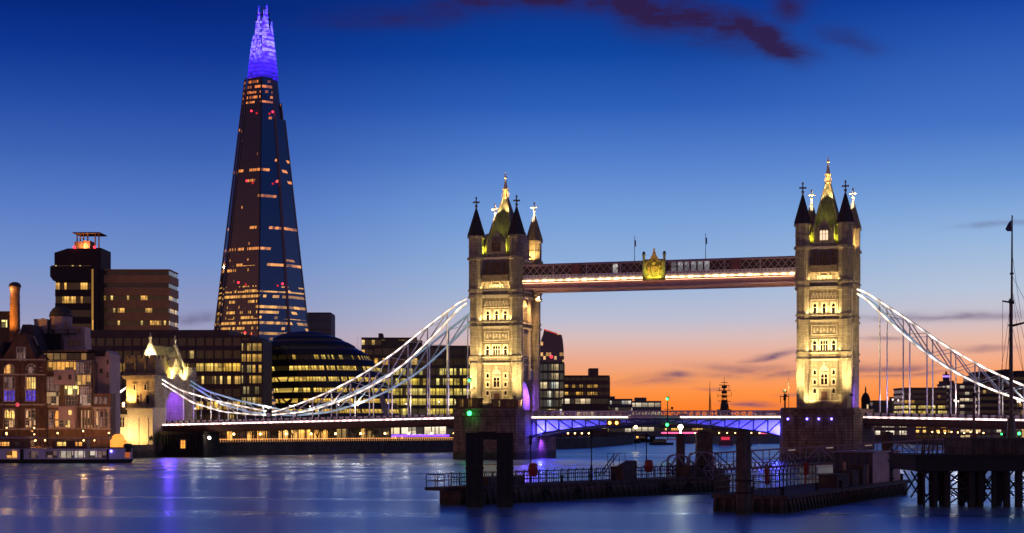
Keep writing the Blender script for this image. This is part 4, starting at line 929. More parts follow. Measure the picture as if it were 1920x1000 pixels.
# egg-shaped hall
CHD = 700
H_ = thing('city_hall', 'dark leaning egg-shaped glass hall with rings of yellow windows', 'civic building', (at(600, CHD), CHD, LZ))
prof = [(786, 507, 748), (760, 502, 737), (735, 497, 724), (708, 492, 712), (682, 488, 697), (662, 485, 680), (645, 486, 655), (632, 494, 632), (622, 508, 606), (616.5, 528, 582)]
def ring(y):
    for (ya, la, ra), (yb, lb, rb) in zip(prof, prof[1:]):
        if yb <= y <= ya:
            t = (ya - y) / (ya - yb); l, r_ = la + (lb - la) * t, ra + (rb - ra) * t; break
    else: l, r_ = (prof[0] if y > prof[0][0] else prof[-1])[1:]
    return (at((l + r_) / 2, CHD) - at(600, CHD), (at(r_, CHD) - at(l, CHD)) / 2, zy(y, CHD) - LZ)
def ell(cx, rx, z_, n=44, k=1.0): return [(cx + rx * k * math.cos(2 * math.pi * i / n), 26 + rx * k * .92 * math.sin(2 * math.pi * i / n), z_) for i in range(n)]
ys = [786, 767, 747, 727, 706, 685, 664, 645, 631, 622]
sh = MB(); n = 44
wH = winmat('hall_windows', cw=1.05, fh=6, prob=1.3, strength=1.15, seed=17, warm=(1, .56, .07), pale=(1, .68, .14), run=7, mull=.16)
for i, (ya, yb) in enumerate(zip(ys, ys[1:])):
    ym = ya + (yb - ya) * .6
    a, c = ring(ya), ring(ym)
    P = ell(a[0], a[1], a[2] + .02, n, 1.012) + ell(c[0], c[1], c[2], n, 1.012) + ell(c[0], c[1], c[2] + .02, n, .96) + ell(a[0], a[1], a[2], n, .96)
    sh.poly(P, [(j * n + q, j * n + (q + 1) % n, ((j + 1) % 4) * n + (q + 1) % n, ((j + 1) % 4) * n + q) for j in range(4) for q in range(n)])
    b_ = ring(yb); r = MB(); r.poly(ell(c[0], c[1], c[2] + .03, n, .985) + ell(b_[0], b_[1], b_[2] - .02, n, .985), [(q, (q + 1) % n, n + (q + 1) % n, n + q) for q in range(n)])
    r.build('window_band', wH if i in (0, 1, 2, 3, 4) else (wN if i != 5 else winmat('hall_windows_few', cw=1.05, fh=6, prob=.4, strength=.8, seed=19, warm=(1, .56, .07), pale=(1, .68, .14), run=9, mull=.16)), H_)
tp = [ring(622), ring(618.5), ring(616.5)]
P = []
for j, (t_, k) in enumerate(zip(tp, (1.015, 1.0, .9))): P += ell(t_[0], t_[1], t_[2], n, k)
P.append((tp[2][0], 26, tp[2][2] + .5))
M['hall'] = plain('hall_dark_glass', (.014, .012, .016), .42, 0, .2)
rf = MB(); rf.poly(P, [(j * n + q, j * n + (q + 1) % n, (j + 1) * n + (q + 1) % n, (j + 1) * n + q) for j in range(2) for q in range(n)] + [(2 * n + q, 2 * n + (q + 1) % n, 3 * n) for q in range(n)])
rf.build('roof', M['hall'], H_, True); sh.build('spandrel', M['hall'], H_)
gs = MB(); gs.plate([(at(700, CHD) - at(600, CHD), zy(700, CHD) - LZ), (at(746, CHD) - at(600, CHD), 0), (at(722, CHD) - at(600, CHD), 0)], 10, 12); gs.build('glass_fin', plain('blue_glass_fin', (.03, .1, .22), .1), H_)

# centre: slim dark tower, glass offices, low blocks
OB = thing('high_rise', 'distant bulging dark-blue glass tower with a slanted amber-lit top', 'skyscraper', (at(1035, 2500), 2500, LZ))
q_ = 2500 / F
m = MB(); pr = [(800, 1012, 1060), (740, 1011, 1059), (690, 1011, 1058), (665, 1011.5, 1057.5), (650, 1012.5, 1056.5), (636, 1015, 1055), (628, 1018, 1053)]
rows_ = [(at(l, 2500) - at(1035, 2500), at(r_, 2500) - at(1035, 2500), zy(y, 2500) - LZ) for y, l, r_ in pr]
P = []
for l, r_, zz in rows_: P += [(l, 0, zz), (r_, 0, zz), (r_, 24, zz), (l, 24, zz)]
rl, rr, rz_ = rows_[-1]; P += [(rl + 2, 0, zy(617, 2500) - LZ), (rr - 2, 0, zy(629.5, 2500) - LZ), (rr - 2, 24, zy(629.5, 2500) - LZ), (rl + 2, 24, zy(617, 2500) - LZ)]
m.poly(P, [(j * 4 + a, j * 4 + (a + 1) % 4, (j + 1) * 4 + (a + 1) % 4, (j + 1) * 4 + a) for j in range(len(rows_)) for a in range(4)] + [(len(rows_) * 4 + a for a in range(4))] if False else [(j * 4 + a, j * 4 + (a + 1) % 4, (j + 1) * 4 + (a + 1) % 4, (j + 1) * 4 + a) for j in range(len(rows_)) for a in range(4)] + [tuple(len(rows_) * 4 + a for a in range(4))])
m.build('glazing', winmat('high_rise_windows', cw=4, fh=5.2, prob=.2, strength=.9, seed=23, warm=(1, .5, .15), pale=(1, .7, .35), glass=(.02, .02, .1), dim=.0, run=2, zf=True), OB)
m = MB(); m.plate([(rl + 2, zy(617, 2500) - LZ), (rl + 1, zy(619, 2500) - LZ), (rr - 6, zy(627.5, 2500) - LZ), (rr - 6, zy(626.3, 2500) - LZ)], -1, 0); m.build('lit_roof_edge', emit('red_roof_light', (1, .06, .05), .6), OB)
m = MB()
for px, y in ((1034, 669), (1033, 702)): m.ball(at(px, 2490) - at(1035, 2500), -6, zy(y, 2490) - LZ, 2.2)
m.build('warning_light', M['redl'], OB)
office('office_block', 'glass office block with mixed white windows right beside the nearer tower', 'office block', 1008, 1058, 679, 1000, 8, 20, R(0), (.07, .07, .06), winmat('mixed_windows', cw=2.4, fh=4.7, prob=.55, strength=.75, seed=25, warm=(1, .7, .3), pale=(.8, .9, .8), run=2, dim=.06), .72, proud=.2, piers=5)
office('brick_block', 'brown stepped riverside block with rooftop plant box under the sunset', 'office block', 1058, 1143, 704, 1020, 8, 26, R(0), (.12, .06, .045), winmat('block_windows', cw=2.2, fh=3.8, prob=.3, strength=.8, seed=26, run=3), .42, proud=.25, piers=8, roofbox=[(.56, .76, 4.4)])
office('riverside_hall', 'low dark waterfront hall in front of the brown stepped block', 'office block', 1055, 1140, 744, 985, 3, 18, R(0), (.06, .035, .035), winmat('hall_row', cw=3, fh=3.6, prob=.5, strength=1.1, seed=27, run=2, warm=(1, .7, .35), pale=(1, .85, .6)), .4, proud=.2)
office('office_block', 'small grey office with scattered white windows far along the bank', 'office block', 1143, 1186, 748, 1060, 5, 14, R(0), (.09, .075, .08), winmat('grey_windows', cw=2, fh=3.2, prob=.45, strength=.8, seed=28, warm=(1, .85, .6), pale=(.9, .9, .9), run=2), .5, proud=.2, roofbox=[(.05, .25, 1.6)])
office('office_block', 'small pale office with long white lit floors far along the bank', 'office block', 1186, 1240, 752, 1080, 4, 14, R(0), (.13, .11, .1), winmat('white_rows', cw=4, fh=3.6, prob=.95, strength=.75, seed=29, warm=(1, .8, .5), pale=(.95, .9, .7), run=4), .5, proud=.2, roofbox=[(.1, .5, 2.2)])
office('office_block', 'long low hazy city block beneath the middle of the raising spans', 'office block', 1236, 1424, 779, 1300, 3, 14, R(0), (.07, .055, .06), wB, .4, proud=.2, roofbox=[(.2, .3, 1.2), (.6, .7, 1.6)])
# right-hand city
office('office_block', 'brown office block with two bright yellow floors behind the right hangers', 'office block', 1694, 1776, 727, 900, 9, 24, R(0), (.1, .055, .045), wB, .6, proud=.3, piers=0, rows={3: wF, 5: wF, 4: wF, 8: wN, 7: wN, 6: wD})
office('office_block', 'dark office block with a column of white windows behind the right hangers', 'office block', 1776, 1832, 719, 915, 8, 22, R(0), (.07, .045, .045), winmat('column_windows', cw=2.6, fh=4, prob=.32, strength=.9, seed=31, warm=(1, .8, .5), pale=(1, .9, .7), run=2), .45, proud=.25, roofbox=[(.0, .3, 1.5)])
office('office_block', 'tall dark office block with ragged roofline behind the ship mast', 'office block', 1832, 1990, 703, 940, 9, 30, R(0), (.032, .022, .03), wD, .5, proud=.3, roofbox=[(.05, .3, 2), (.36, .44, 3.2), (.5, .9, 2.4)])
office('office_block', 'low distant block left of the yellow-lit office', 'office block', 1636, 1698, 751, 1150, 4, 14, R(0), (.06, .05, .07), wD, .4, proud=.2, roofbox=[(.6, .9, 2.4)])
office('office_block', 'low city block under the far end of the blue-lit road span', 'office block', 1420, 1640, 772, 1250, 4, 14, R(0), (.08, .06, .07), wB, .4, proud=.2)
office('market_hall', 'low riverside hall with long white lit windows under the right road span', 'riverside hall', 1640, 1716, 789, 800, 2, 14, R(0), (.12, .07, .05), wW, .55, proud=.2, piers=6)
office('restaurant_block', 'amber-lit riverside restaurant row under the right road span', 'restaurant', 1716, 1800, 792, 700, 3, 14, R(0), (.14, .07, .04), wO, .55, proud=.2, piers=7)
office('riverside_pavilion', 'lit pavilion with white ceiling rows below the mast on the right', 'riverside hall', 1800, 1880, 790, 660, 3, 14, R(0), (.14, .08, .05), winmat('pavilion_windows', cw=2, fh=2.6, prob=.6, strength=1.1, seed=33, warm=(1, .62, .25), pale=(1, .88, .65), run=3), .5, proud=.2, piers=4)
BT = thing('round_tower', 'distant round communications tower with a purple-lit head', 'tower', (at(1774, 4400), 4400, LZ))
u = 4400 / F; zt = lambda y: zy(y, 4400) - LZ
m = MB(); m.ngon(0, 0, 4 * u, 0, zt(715), 16); m.ngon(0, 0, 2 * u, zt(702), zt(697), 16); m.ngon(0, 0, 5.5 * u, zt(717), zt(708), 16, r2=6.6 * u); m.ngon(0, 0, 6 * u, zt(704.5), zt(702), 16); m.build('shaft', plain('tower_shaft', (.04, .02, .1), .6), BT)
m = MB(); m.ngon(0, 0, 6.4 * u, zt(708), zt(704.5), 16); m.build('lit_band', emit('violet_band', (.45, .25, 1), 1.3), BT)
DT = thing('domed_turret', 'dark domed turret in silhouette just right of the further tower', 'turret', (at(1623, 1150), 1150, LZ))
u = 1150 / F; zt = lambda y: zy(y, 1150) - LZ
m = MB(); m.ngon(0, 0, 8.2 * u, 0, zt(752), 8); m.lathe([(8.6 * u, zt(752)), (8.4 * u, zt(748)), (6.5 * u, zt(742)), (3.4 * u, zt(738)), (1.6 * u, zt(736)), (1.4 * u, zt(730)), (.3 * u, zt(724))], 0, 0, 12)
for sx in (-1, 1): m.ngon(sx * 5 * u, -2 * u, 1 * u, zt(752), zt(738), 6, r2=.1)
m.build('wall', M['black'], DT); m = MB(); m.box(-.4 * u + 1 * u, 3.5 * u, -8.6 * u, -7.4 * u, zt(768), zt(759)); m.build('window', emit('turret_window', (1, .7, .35), .8), DT)
ST = thing('stone_gatehouse', 'edge of a bright floodlit stone building at the far right', 'gatehouse', (at(1945, 560), 560, LZ))
m = MB(); m.box(-5.0, 8, 0, 8, 0, 9.6); m.box(-5.3, 8.3, -.3, 8.3, 9.6, 10.2)
for k in range(4): m.box(-5.2 + k * 3.4, -3.4 + k * 3.4, -.2, 8.2, 10.2, 11)
m.build('wall', M['stone'], ST); lamp('floodlight_beam', 'SPOT', (-6.5, -10, 1), 9000, (1, .7, .3), ST, (-4, 0, 6), 100, .8, .3)

# far road bridge with glowing strips standing in for light trails
FB = thing('road_bridge', 'low distant road bridge lined with magenta and amber light', 'bridge', (0, 1180, 0))
xa, xb = at(1030, 1180), at(2000, 1180); zl = 4.6
m = MB(); m.box(xa, xb, 0, 24, zl - 1.8, zl + .4)
for px in (1130, 1290, 1450, 1610, 1770): m.box(at(px, 1180) - 3, at(px, 1180) + 3, 1, 23, -1, zl - 1.8)
m.build('deck', plain('far_bridge_stone', (.16, .11, .1), .8), FB)
m = MB(); m.box(at(1150, 1180), at(1345, 1180), -.3, -.05, zl - .5, zl + .5); m.box(at(1400, 1180), at(1700, 1180), -.3, -.05, zl - .6, zl + .5); m.build('light_strip', M['magenta'], FB)  # glowing strips standing in for magenta light trails
m = MB(); m.box(at(1045, 1180), at(1110, 1180), -.3, -.05, zl - .2, zl + .3); m.box(at(1700, 1180), at(1800, 1180), -.3, -.05, zl - .6, zl + .5); m.build('light_strip', M['orangeline'], FB)  # glowing strips standing in for amber light trails

# warship and small craft in the Pool
WS = thing('warship', 'grey museum warship with tripod masts seen beneath and above the raising span', 'warship', (at(1352, 900), 900, 0))
u = 900 / F; X = lambda px: at(px, 900) - at(1352, 900); Z = lambda y: zy(y, 900)
m = MB(); hullp = [(X(1278), -4), (X(1290), -7), (X(1400), -7.5), (X(1440), -6), (X(1470), 0), (X(1440), 6), (X(1400), 7.5), (X(1290), 7), (X(1278), 4)]
m.prism([(x * .96, y * .85) for x, y in hullp], -.5, Z(818), hullp); hb = m.build('hull', plain('warship_grey', (.12, .12, .14), .6), WS)
m = MB(); m.box(X(1310), X(1420), -5, 5, Z(818), Z(806)); m.box(X(1336), X(1376), -4, 4, Z(806), Z(784)); m.box(X(1346), X(1370), -3.2, 3.2, Z(784), Z(768)); m.box(X(1352), X(1364), -2.0, 2.0, Z(768), Z(757)); m.ngon(X(1358), 0, 1.4, Z(757), Z(750)); m.ngon(X(1392), 0, 2.6, Z(806), Z(784), 10); m.build('superstructure', M['slate'], WS)
m = MB()
for cx_, yt, half, yb in ((1358, 707, 10, 770), (1331, 714, 3, 790)):
    for dx_, dy_ in ((-half, -1.5), (half, -1.5), (0, 2)): m.tube((X(cx_ + dx_ * .8), dy_, Z(yb)), (X(cx_), 0, Z(yt + 14)), .28, 5, .16)
    m.tube((X(cx_), 0, Z(yt + 22)), (X(cx_), 0, Z(yt)), .2, 5, .08)
for yy, hw in ((717, 6), (722, 10), (732, 13), (742, 10), (752, 12)): m.bar((X(1358 - hw), 0, Z(yy)), (X(1358 + hw), 0, Z(yy + 1)), .3)
for yy in (728, 738, 746): m.cbox(X(1358), 0, Z(yy), 2.6, 2, 1.3)
for px, yy in ((1349, 726), (1367, 724), (1346, 738), (1371, 736)): m.tube((X(px), 0, Z(yy + 8)), (X(px), 0, Z(yy)), .14, 5)
m.build('mast', M['black'], WS)
m = MB(); 
for k in range(9): m.ball(X(1300 + 15 * k), -7.8, Z(812) , .28)
m.build('deck_lamp', M['warm'], WS)
def launch(px, d, L, h, label, hullc, cabin, wins=None, cat='boat', rz=0):
    B = thing('boat', label, cat, (at(px, d), d, 0), rz)
    pts = [(-L / 2, -1.6), (L * .3, -1.8), (L / 2, 0), (L * .3, 1.8), (-L / 2, 1.6)]
    m = MB(); m.prism([(x * .93, y * .8) for x, y in pts], -.3, h * .45, pts); m.build('hull', plain('boat_hull_paint', hullc, .5), B)
    m = MB(); m.box(-L * .35, L * .2, -1.2, 1.2, h * .45, h); m.box(-L * .38, L * .24, -1.35, 1.35, h, h + .15); m.build('cabin', plain('boat_cabin_paint', cabin, .5), B)
    m = MB(); m.box(-L * .33, L * .18, -1.26, 1.26, h * .6, h * .88); m.build('cabin_window', wins or wD, B)
    return B
launch(1362, 800, 7.5, 4.4, 'small bright red boat below the raising span', (.14, .05, .06), (.75, .02, .05), emit('red_cabin_glow', (1, .05, .1), .8))
launch(1395, 780, 8, 3.2, 'small white-lit launch under the blue truss', (.1, .1, .14), (.3, .3, .32), wW)
launch(1240, 820, 12, 2.4, 'dark low barge moored in mid river', (.02, .02, .025), (.03, .03, .03))
for i, (px, d, L, lab) in enumerate(((1075, 880, 24, 'dark moored barge by the pier with amber lamps'), (1150, 900, 26, 'dark moored pontoon with pale cabins behind the span'), (1205, 960, 20, 'dark moored barge further along the bank'))):
    B = thing('barge', lab, 'barge', (at(px, d), d, 0)); m = MB(); m.prism([(-L / 2, -3), (L / 2, -3), (L / 2 + 1.5, 0), (L / 2, 3), (-L / 2, 3)], -.3, 1.8); m.box(-L * .4, L * .1, -2, 2, 1.8, 3.8); m.box(L * .2, L * .35, -2, 2, 1.8, 3.4); m.build('hull', M['black'], B)
    m = MB(); m.box(-L * .38, L * .08, -2.06, -1.98, 2.3, 3.4); m.build('window', wO if i != 1 else wW, B)

# ------------------------------------------------------------------ lamps along the banks
def street_lamp(x, y, z0, h, label, mat='warm', r=.3, power=0, col=(1, .6, .22), group='lamps along the south embankment', name='street_lamp', cat='street lamp'):
    L_ = thing(name, label, cat, (x, y, z0), 0, group); m = MB(); m.tube((0, 0, 0), (0, 0, h), .1, 6, .07); m.ngon(0, 0, .2, 0, .5); m.ngon(0, 0, .25, h, h + .12); m.build('post', M['black'], L_)
    m = MB(); m.ball(0, 0, h + .12 + r, r, 10); m.build('globe', M[mat], L_)
    if power: lamp('bulb', 'POINT', (0, 0, h + .12 + r), power, col, L_, size=r + .02)
    return L_
emb = [(-92, 503), (-58, 545), (-18, 588), (30, 700), (60, 860), (74, 1010)]
ew = MB()
for a, b_ in zip(emb, emb[1:]): ew.bar((*a, 1.1), (*b_, 1.1), 1.2, 5.2); ew.bar((*a, 3.9), (*b_, 3.9), 1.5, .35)
tag(ew.build('embankment_wall', stone('embankment_stone', (.07, .065, .05), (.03, .03, .025), 1.6, .6, stain=.5)), 'dark algae-stained river wall below the promenade under the bridge', 'river wall')
def along(poly, s):
    for a, b_ in zip(poly, poly[1:]):
        l = math.dist(a, b_)
        if s <= l: return (a[0] + (b_[0] - a[0]) * s / l, a[1] + (b_[1] - a[1]) * s / l)
        s -= l
    return poly[-1]
LP = 'round promenade lamp on the wall under the suspended span'
for i in range(11):
    x, y = along(emb, 3 + i * 10.8); street_lamp(x - .8, y + 2.2, LZ, 2.6, LP, 'warm', .34, 420)
rl = MB()
for i in range(118):
    x, y = along(emb, i * 1.0); x2, y2 = along(emb, i * 1.0 + 1); rl.bar((x - .1, y + .6, 4.95), (x2 - .1, y2 + .6, 4.95), .1); rl.bar((x - .1, y + .6, 4), (x - .1, y + .6, 4.95), .06)
tag(rl.build('promenade_rail', M['led_rail'] if 'led_rail' in M else emit('lit_handrail', (1, .42, .12), 2.2)), 'amber-lit handrail along the promenade under the bridge', 'handrail')
office('riverside_terrace', 'row of amber-lit restaurants along the promenade behind the orange kiosk', 'restaurant', 392, 560, 804, 598, 2, 9, R(-12), (.12, .06, .035), winmat('terrace_windows', cw=1.5, fh=3, prob=.9, strength=2, seed=91, warm=(1, .4, .06), pale=(1, .62, .18), run=3), .6, proud=.2, piers=9)
office('riverside_terrace', 'row of yellow-lit restaurants along the promenade nearer the bridge pier', 'restaurant', 572, 760, 803, 640, 2, 9, R(-12), (.12, .06, .035), winmat('terrace_windows_yellow', cw=1.7, fh=3, prob=.9, strength=2, seed=93, warm=(1, .48, .08), pale=(1, .72, .25), run=3), .6, proud=.2, piers=10)
# promenade pavilions
for (s_, L, h, lab, wm_) in ((30, 16, 4.4, 'orange-lit kiosk on the promenade below the chain link', wO), (50, 20, 5.0, 'low restaurant with orange screens on the promenade', wO), (76, 22, 6.2, 'glazed restaurant on the promenade near the pier', winmat('cafe_windows', cw=1.6, fh=3, prob=.75, strength=1.0, seed=41, warm=(1, .5, .1), pale=(1, .75, .3), run=2))):
    x, y = along(emb, s_); x2, y2 = along(emb, s_ + 5); a = math.atan2(y2 - y, x2 - x)
    K = thing('pavilion', lab, 'pavilion', (x - 7 * math.sin(a), y + 7 * math.cos(a), LZ), a); m = MB(); m.box(-L / 2, L / 2, .2, 6, 0, h * .25); m.box(-L / 2 - .5, L / 2 + .5, -.6, 6.5, h - .4, h)
    for k in range(7): m.box(-L / 2 + L * k / 6 - .15, -L / 2 + L * k / 6 + .15, 0, .4, 0, h - .4)
    m.build('frame', M['brown_steel'], K); m = MB(); m.box(-L / 2, L / 2, .3, 5.9, h * .25 + .01, h - .41); m.build('glazing', wm_, K)
x, y = along(emb, 98); RS = thing('riverside_restaurant', 'bright white-lit restaurant with a purple canopy edge beside the pier', 'restaurant', (x - 5, y + 7, LZ), math.atan2(112, 48))
RS.rotation_euler = (0, 0, R(43)); m = MB(); m.box(-12, 14, 0, 9, 0, .6); m.box(-13, 15, -1, 10, 6.2, 6.6)
for k in range(6): m.box(-12 + k * 5.2 - .15, -12 + k * 5.2 + .15, -.1, .3, .6, 6.2)
m.build('frame', M['brown_steel'], RS); m = MB(); m.box(-11.9, 13.9, .1, 8.9, 2.8, 6.1); m.build('glazing', winmat('bright_restaurant', cw=3.4, fh=7, prob=1.4, strength=2.2, seed=43, warm=(1, .74, .4), pale=(1, .86, .6), run=3), RS)
m = MB(); m.box(-12.6, 14.6, -.9, -.7, 1.9, 2.6); m.build('canopy_edge', M['purple'], RS)

def tree(x, y, z0, h, r, label, seed, leafc=(.045, .05, .018), n=900, group='trees on the promenade'):
    rg = random.Random(seed); T_ = thing('tree', label, 'tree', (x, y, z0), 0, group)
    t = MB(); t.tube((0, 0, -.2), (.1, 0, h * .45), .22, 7, .14)
    ends = []
    for k in range(7):
        a = k * .9 + rg.random(); e = (r * .55 * math.cos(a), r * .55 * math.sin(a), h * (.62 + .3 * rg.random())); t.tube((.1, 0, h * (.3 + .02 * k)), e, .1, 5, .03); ends.append(e)
    t.build('trunk', M['black'], T_)
    c = MB(); cl = [(e[0] * rg.uniform(.6, 1.5), e[1] * rg.uniform(.6, 1.5), e[2] + rg.uniform(-.8, .6), r * rg.uniform(.25, .45)) for e in ends for _ in range(3)]
    for _ in range(n):
        cx_, cy_, cz_, cr = rg.choice(cl); v = Vector((rg.gauss(0, 1), rg.gauss(0, 1), rg.gauss(0, 1))).normalized() * cr * rg.random() ** .4
        p = Vector((cx_, cy_, cz_)) + v; a = Vector((rg.gauss(0, 1), rg.gauss(0, 1), rg.gauss(0, .6))).normalized() * rg.uniform(.12, .26); b_ = a.cross(Vector((rg.gauss(0, 1), rg.gauss(0, 1), 1))).normalized() * rg.uniform(.08, .16)
        c.poly([p - a, p + b_, p + a, p - b_], [(0, 1, 2, 3)])
    c.build('crown', M.setdefault('leaf%s' % (leafc,), plain('leaves', leafc, .7, 0, .4, 1.5)), T_)
for i in range(9):
    x, y = along(emb, 4 + i * 8.6 + (i % 2) * 2); tree(x - 1.2, y + 2.6 + i % 3, LZ, 5.6 + (i * 37 % 5) * .35, 2.5, 'dark leafy tree on the promenade behind the lamps', 50 + i)
tree(-99.5, 477.5, LZ - 2.2, 5.6, 2.0, 'small lit leafy tree at the foot of the gatehouse', 77, (.09, .11, .02), 700, None)

# fender timbers in front of the quay beside the gatehouse
FW = thing('timber_fender_wall', 'dark timber-faced quay with one small orange window beside the gatehouse', 'quay wall', BP(-92.5, 12.5, 0), TH)
m = MB(); m.box(-8.2, 6.5, 0, 9, -1, 7.0); m.box(-8.4, 6.7, -.3, 9.2, 7.0, 7.4)
for k in range(15): m.box(-8.1 + k * 1.02, -7.65 + k * 1.02, -.45, -.02, -1, 6.4)
m.build('timbers', M['black'], FW); window(FW, .2, 2.6, 1.5, 2.4, -.45, True, 2, 'stone_dark', emit('orange_window', (1, .36, .05), 1.6))
street_lamp(*BP(-84.5, 12, 3.4)[:2], LZ, 1.6, 'very bright quay lamp low beside the timber-faced quay', 'white', .42, 1500, (1, .7, .4), None)

# bright lamps beyond the bridge
street_lamp(at(1192, 620), 620, -1, zy(802, 620) + .4, 'yellow lamp on a slim post in the river beyond the raising span', 'warm', .62, 900, (1, .8, .3), None, 'lamp_post', 'lamp post')
street_lamp(at(1753, 560), 560, LZ, zy(798, 560) - LZ - .6, 'bright white lamp on a post under the right road span', 'white', .55, 1500, (1, .8, .5), None, 'lamp_post', 'lamp post')
street_lamp(at(1661, 640), 640, -1, zy(795, 640) + .4, 'small yellow lamp on a post near the further pier under the right span', 'warm', .5, 500, (1, .8, .4), None, 'lamp_post', 'lamp post')
for i in range(9): street_lamp(at(1748 + i * 12, 600), 600, LZ, zy(812 + (i % 3), 600) - LZ, 'little amber lamp in the row in front of the restaurants on the right bank', 'warm', .22, 60, group='lamps on the north bank')
for i in range(5): street_lamp(at(1052 + i * 13, 950), 950, LZ - 1, 2.2, 'distant amber lamp on the bank right of the nearer pier', 'warm', .42, 120, group='distant lamps by the nearer pier')

# signals and cabins on the piers
def cabin(s_, t, label, w, d, h):
    K = thing('control_cabin', label, 'control cabin', BP(s_, t, 13.1), TH, 'control cabins on the piers'); m = MB()
    m.box(-w / 2, w / 2, -d / 2, d / 2, 0, .9); m.box(-w / 2 - .35, w / 2 + .35, -d / 2 - .35, d / 2 + .35, h - .35, h)
    for k in range(5): u_ = -w / 2 + w * k / 4; m.box(u_ - .14, u_ + .14, -d / 2, -d / 2 + .3, .9, h - .35)
    m.box(-w / 2, w / 2, d / 2 - .3, d / 2, .9, h - .35); m.box(-w * .18, w * .06, -d / 2 + .02, d / 2 - .4, .9, h - .35); m.build('cabin_wall', M['brown_steel'], K)
    g_ = MB(); g_.box(-w / 2 + .05, w / 2 - .05, -d / 2 + .1, d / 2 - .35, .92, h - .37); g_.build('glazing', winmat('cabin_windows', cw=1.7, fh=5, prob=.35, strength=.35, seed=51, run=1), K)
cabin(5.0, 13.6, 'dark control cabin on the pier beside the green signal mast', 7.2, 3.6, 2.9)
cabin(-5.2, 14.6, 'dark control cabin on the pier with four blue lamps', 6.2, 3.4, 3.2)
def signal(loc, h, label, greens):
    S_ = thing('signal_mast', label, 'signal mast', loc, TH); m = MB(); m.tube((0, 0, 0), (0, 0, h), .16, 6, .1); m.bar((-.9, 0, h * .72), (.9, 0, h * .72), .14); m.bar((0, 0, h * .6), (1.5, 0, h * .72), .1); m.cbox(0, .2, h - .6, .7, .3, .9); m.cbox(1.2, 0, h * .72, .5, .4, .6); m.build('mast', M['black'], S_)
    m = MB()
    for zz, r_ in greens: m.ball(0, -.35, zz, r_)
    m.build('green_light', M['green'], S_); return S_
g1 = signal(BP(-2.9, 20.5, 12.0), 9.2, 'mast with a green signal lamp low and another on top, on the nearer pier', ((.2, .62), (8.8, .38)))
lamp('green_glow', 'POINT', (0, -1.1, .4), 90, (.02, 1, .12), g1, size=.5)
g2 = signal(BP(47.6, 9.2, 5.6), 10.6, 'slender mast with green lamps beside the middle of the raising span', ((3.6, .4), (10.3, .3)))
MS = thing('derrick_mast', 'thin rigged mast standing on the pier with four blue lamps', 'mast', BP(-10 + SR + 1.2, 14, 13.1), TH)
m = MB(); m.tube((0, 0, -.1), (0, 0, 5.0), .2, 6, .12); m.tube((1.0, 0, 0), (1.0, 0, 9.8), .08, 6, .04); m.bar((-1.2, 0, 3.2), (1.1, 0, 3.2), .2); m.bar((-1.1, 0, 3.2), (-1.1, 0, 1.6), .12); m.cbox(0, 0, 4.2, .9, .6, .8); m.cbox(.9, 0, 6.0, .3, .3, .8); m.cbox(0, 0, 2.2, .6, .5, .9); m.build('mast', M['black'], MS)
OS = thing('road_signal', 'pair of orange road signal lamps at the middle of the raising span', 'signal', BP(33.0, 8.95, 9.4), TH)
m = MB(); m.box(-1.9, 1.9, -.05, .15, -.5, 1.2); m.build('board', M['black'], OS); m = MB(); m.ball(-.95, -.3, .3, .42); m.ball(.95, -.3, .3, .42); m.build('orange_light', M['orangel'], OS)

# ------------------------------------------------------------------ old riverside buildings on the left
BD = 446.0
M['brick'] = stone('dark_warehouse_brick', (.15, .07, .04), (.08, .05, .035), .5, .16, .85, .45, .3, .02)
M['brick2'] = stone('brown_warehouse_brick', (.28, .15, .08), (.12, .08, .05), .5, .16, .85, .4, .3, .02)
M['render'] = plain('pink_tinted_render', (.34, .24, .22), .8, 0, .14, .4, .15)
M['trim'] = plain('pale_window_trim', (.36, .29, .22), .6, 0, .12)
def lw(name, col, s, seed, prob=1.2, cw=1.3, run=1): return lit_windows(name, cw=cw, fh=1.9, prob=prob, strength=s, seed=seed, warm=col, pale=tuple(min(1, c * 1.2 + .05) for c in col), run=run, mull=.12, dim=.06, zf=True)
P_or = lw('orange_panes', (1, .36, .06), 1.3, 61); P_am = lw('amber_panes', (1, .55, .13), 1.5, 62); P_bl = lw('blue_panes', (.1, .06, .9), .7, 63, .9); P_gr = lw('greyish_panes', (.7, .42, .36), .28, 64, .9); P_mx = lw('mixed_panes', (1, .55, .25), .7, 65, .6); P_br = lw('bright_panes', (1, .7, .22), 2.2, 66)
def local(px0, d):
    c = at(px0, d); return (lambda px: at(px, d) - c), (lambda y: zy(y, d) - LZ)
X, Z = local(40, BD)
BH = thing('brick_brewhouse', 'dark brick riverside brewhouse with tall lit window bays and a steep gable', 'warehouse', (at(40, BD), BD, LZ))
m = MB(); m.box(X(-60), X(86), 0, 18, 0, Z(676)); m.plate([(X(3), Z(676)), (X(70), Z(676)), (X(66), Z(668)), (X(52), Z(640)), (X(48), Z(626)), (X(30), Z(626)), (X(25), Z(640)), (X(8), Z(668))], -.1, 6)
m.plate([(X(71), Z(680)), (X(85), Z(680)), (X(84), Z(672)), (X(78), Z(664)), (X(72), Z(672))], -.3, 5); m.plate([(X(-14), Z(676)), (X(2), Z(676)), (X(1), Z(668)), (X(-6), Z(655)), (X(-13), Z(668))], -.3, 5)
for px in (3, 33, 43, 71, 84, -30): m.box(X(px) - .5, X(px) + .5, -.45, .1, 0, Z(676))
m.build('wall', M['brick'], BH)
m = MB()
for y in (704, 806, 760, 676): m.box(X(-60), X(86), -.55, .05, Z(y), Z(y) + .35)
for y in (690, 697): m.box(X(72), X(86), -.42, .05, Z(y), Z(y) + .2)
m.build('string_course', M['trim'], BH)
